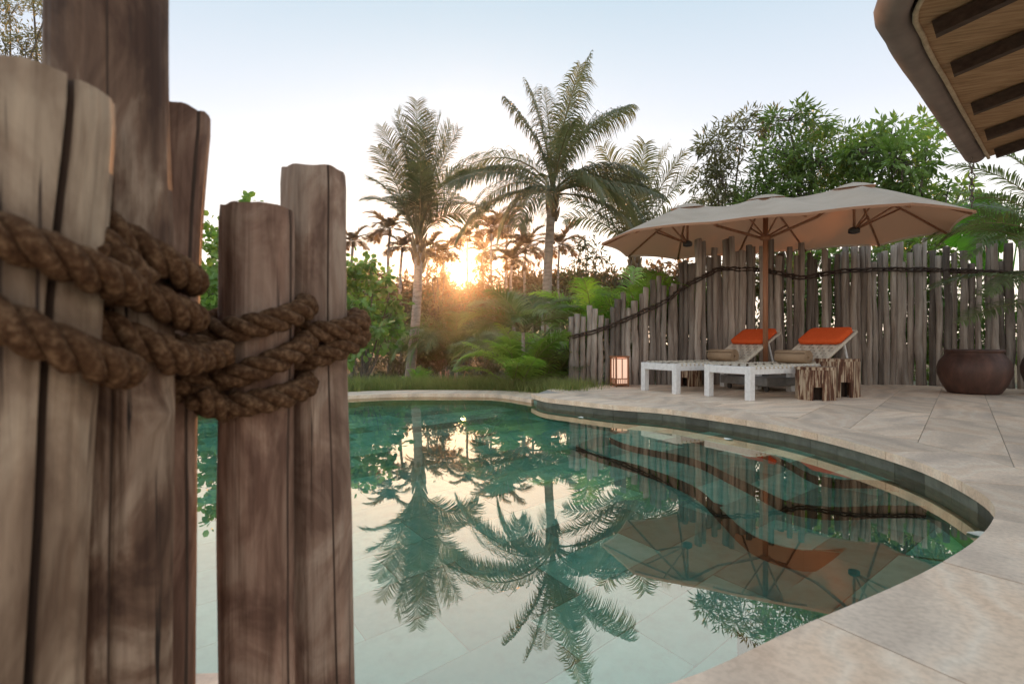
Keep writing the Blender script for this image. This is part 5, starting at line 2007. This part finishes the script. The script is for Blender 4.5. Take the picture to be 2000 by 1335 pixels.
g2 = grass('undergrowth', 16000, reg_wide, 0.22, 0.42, M['grass'], 6)
tag(g2, 'taller undergrowth under the palms beyond the pool', 'grass')
clump('strappy_plant', 'bright green strappy plant at the foot of the upright coconut palm', (X(818, 10.2), 10.2, 0.0), ring_fronds(14, (50, 86), (20, 60), (0.28, 0.45), 70), M['areca'], 0.12, 0.02, 14, cat='plant', seed0=70, rr=0.006)
dry = thing('dry_plant', 'pinkish dry strappy leaves in the grass below the sun', 'plant', (X(884, 9.75), 9.75, 0.0))
for k in range(26):
    a_ = random.uniform(0, 2 * PI)
    h_ = random.uniform(0.14, 0.36)
    ln = random.uniform(0.08, 0.25)
    d = Vector((math.cos(a_), math.sin(a_), 0))
    s_ = Vector((-d.y, d.x, 0)) * 0.014
    o_ = Vector((random.uniform(-0.2, 0.2), random.uniform(-0.12, 0.12), 0))
    mesh_obj('dry_leaf', [o_ - s_, o_ + s_, o_ + d * ln * 0.5 + Vector((0, 0, h_)) + s_, o_ + d * ln * 0.5 + Vector((0, 0, h_)) - s_, o_ + d * ln + Vector((0, 0, h_ * 0.8))], [(0, 1, 2, 3), (3, 2, 4)], M['dry'], dry)

# bamboo rail behind the young palm
rail = thing('bamboo_rail', 'thin bamboo rail fence behind the young palm', 'fence', (X(1085, 12.0), 12.0, gz(0.9, 12.0)))
rz0 = rail.location.z
for px in (1040, 1064, 1108):
    x_ = X(px, 12.0) - rail.location.x
    MB().tube([Vector((x_, 0, -0.05)), Vector((x_ + 0.01, 0, H - (598 - YH) / F * 12 - rz0))], 0.025, 7).build('rail_post', M['palm_boot'], rail, smooth=True)
for py in (610, 700):
    z_ = H - (py - YH) / F * 12 - rz0
    MB().tube([Vector((X(1020, 12) - rail.location.x, -0.045, z_)), Vector((X(1150, 12) - rail.location.x, -0.045, z_ + 0.02))], 0.022, 7).build('rail_bar', M['palm_boot'], rail, smooth=True)

# a few petals afloat
for px, py, lab in ((1134, 815, 'pale petal afloat by the lantern end of the deck'), (1423, 857, 'pale petal afloat below the near lounger'), (1938, 1046, 'pale leaf lying on the water at the right bend of the pool')):
    p = pix(px, py, 0.0)
    if px > 1900:
        p += Vector((-0.05, 0.02, 0))
    K = 10
    vs = [(0.034 * math.cos(2 * PI * q / K) * 1.3, 0.034 * math.sin(2 * PI * q / K), 0.006 + 0.004 * math.cos(4 * PI * q / K)) for q in range(K)] + [(0, 0, 0.003)]
    o = mesh_obj('floating_petal', vs, [(q, (q + 1) % K, K) for q in range(K)], M['petal'])
    o.location = p
    o.rotation_euler = (0, 0, random.uniform(0, 3))
    tag(o, lab, 'petal', 'petals on the water')

# ------------------------------------------------------------------ evening haze
hm = bpy.data.materials.new('evening_haze')
hm.use_nodes = True
hn = hm.node_tree
hn.nodes.clear()
ho = hn.nodes.new('ShaderNodeOutputMaterial')
pv = hn.nodes.new('ShaderNodeVolumePrincipled')
pv.inputs['Color'].default_value = (1.0, 0.95, 0.90, 1)
pv.inputs['Density'].default_value = 0.0008
pv.inputs['Anisotropy'].default_value = 0.92
hn.links.new(pv.outputs[0], ho.inputs['Volume'])
hz = MB().box((-300, -150, -3.2), (300, 340, 16.0)).build('haze', hm)
hz['kind'] = 'stuff'
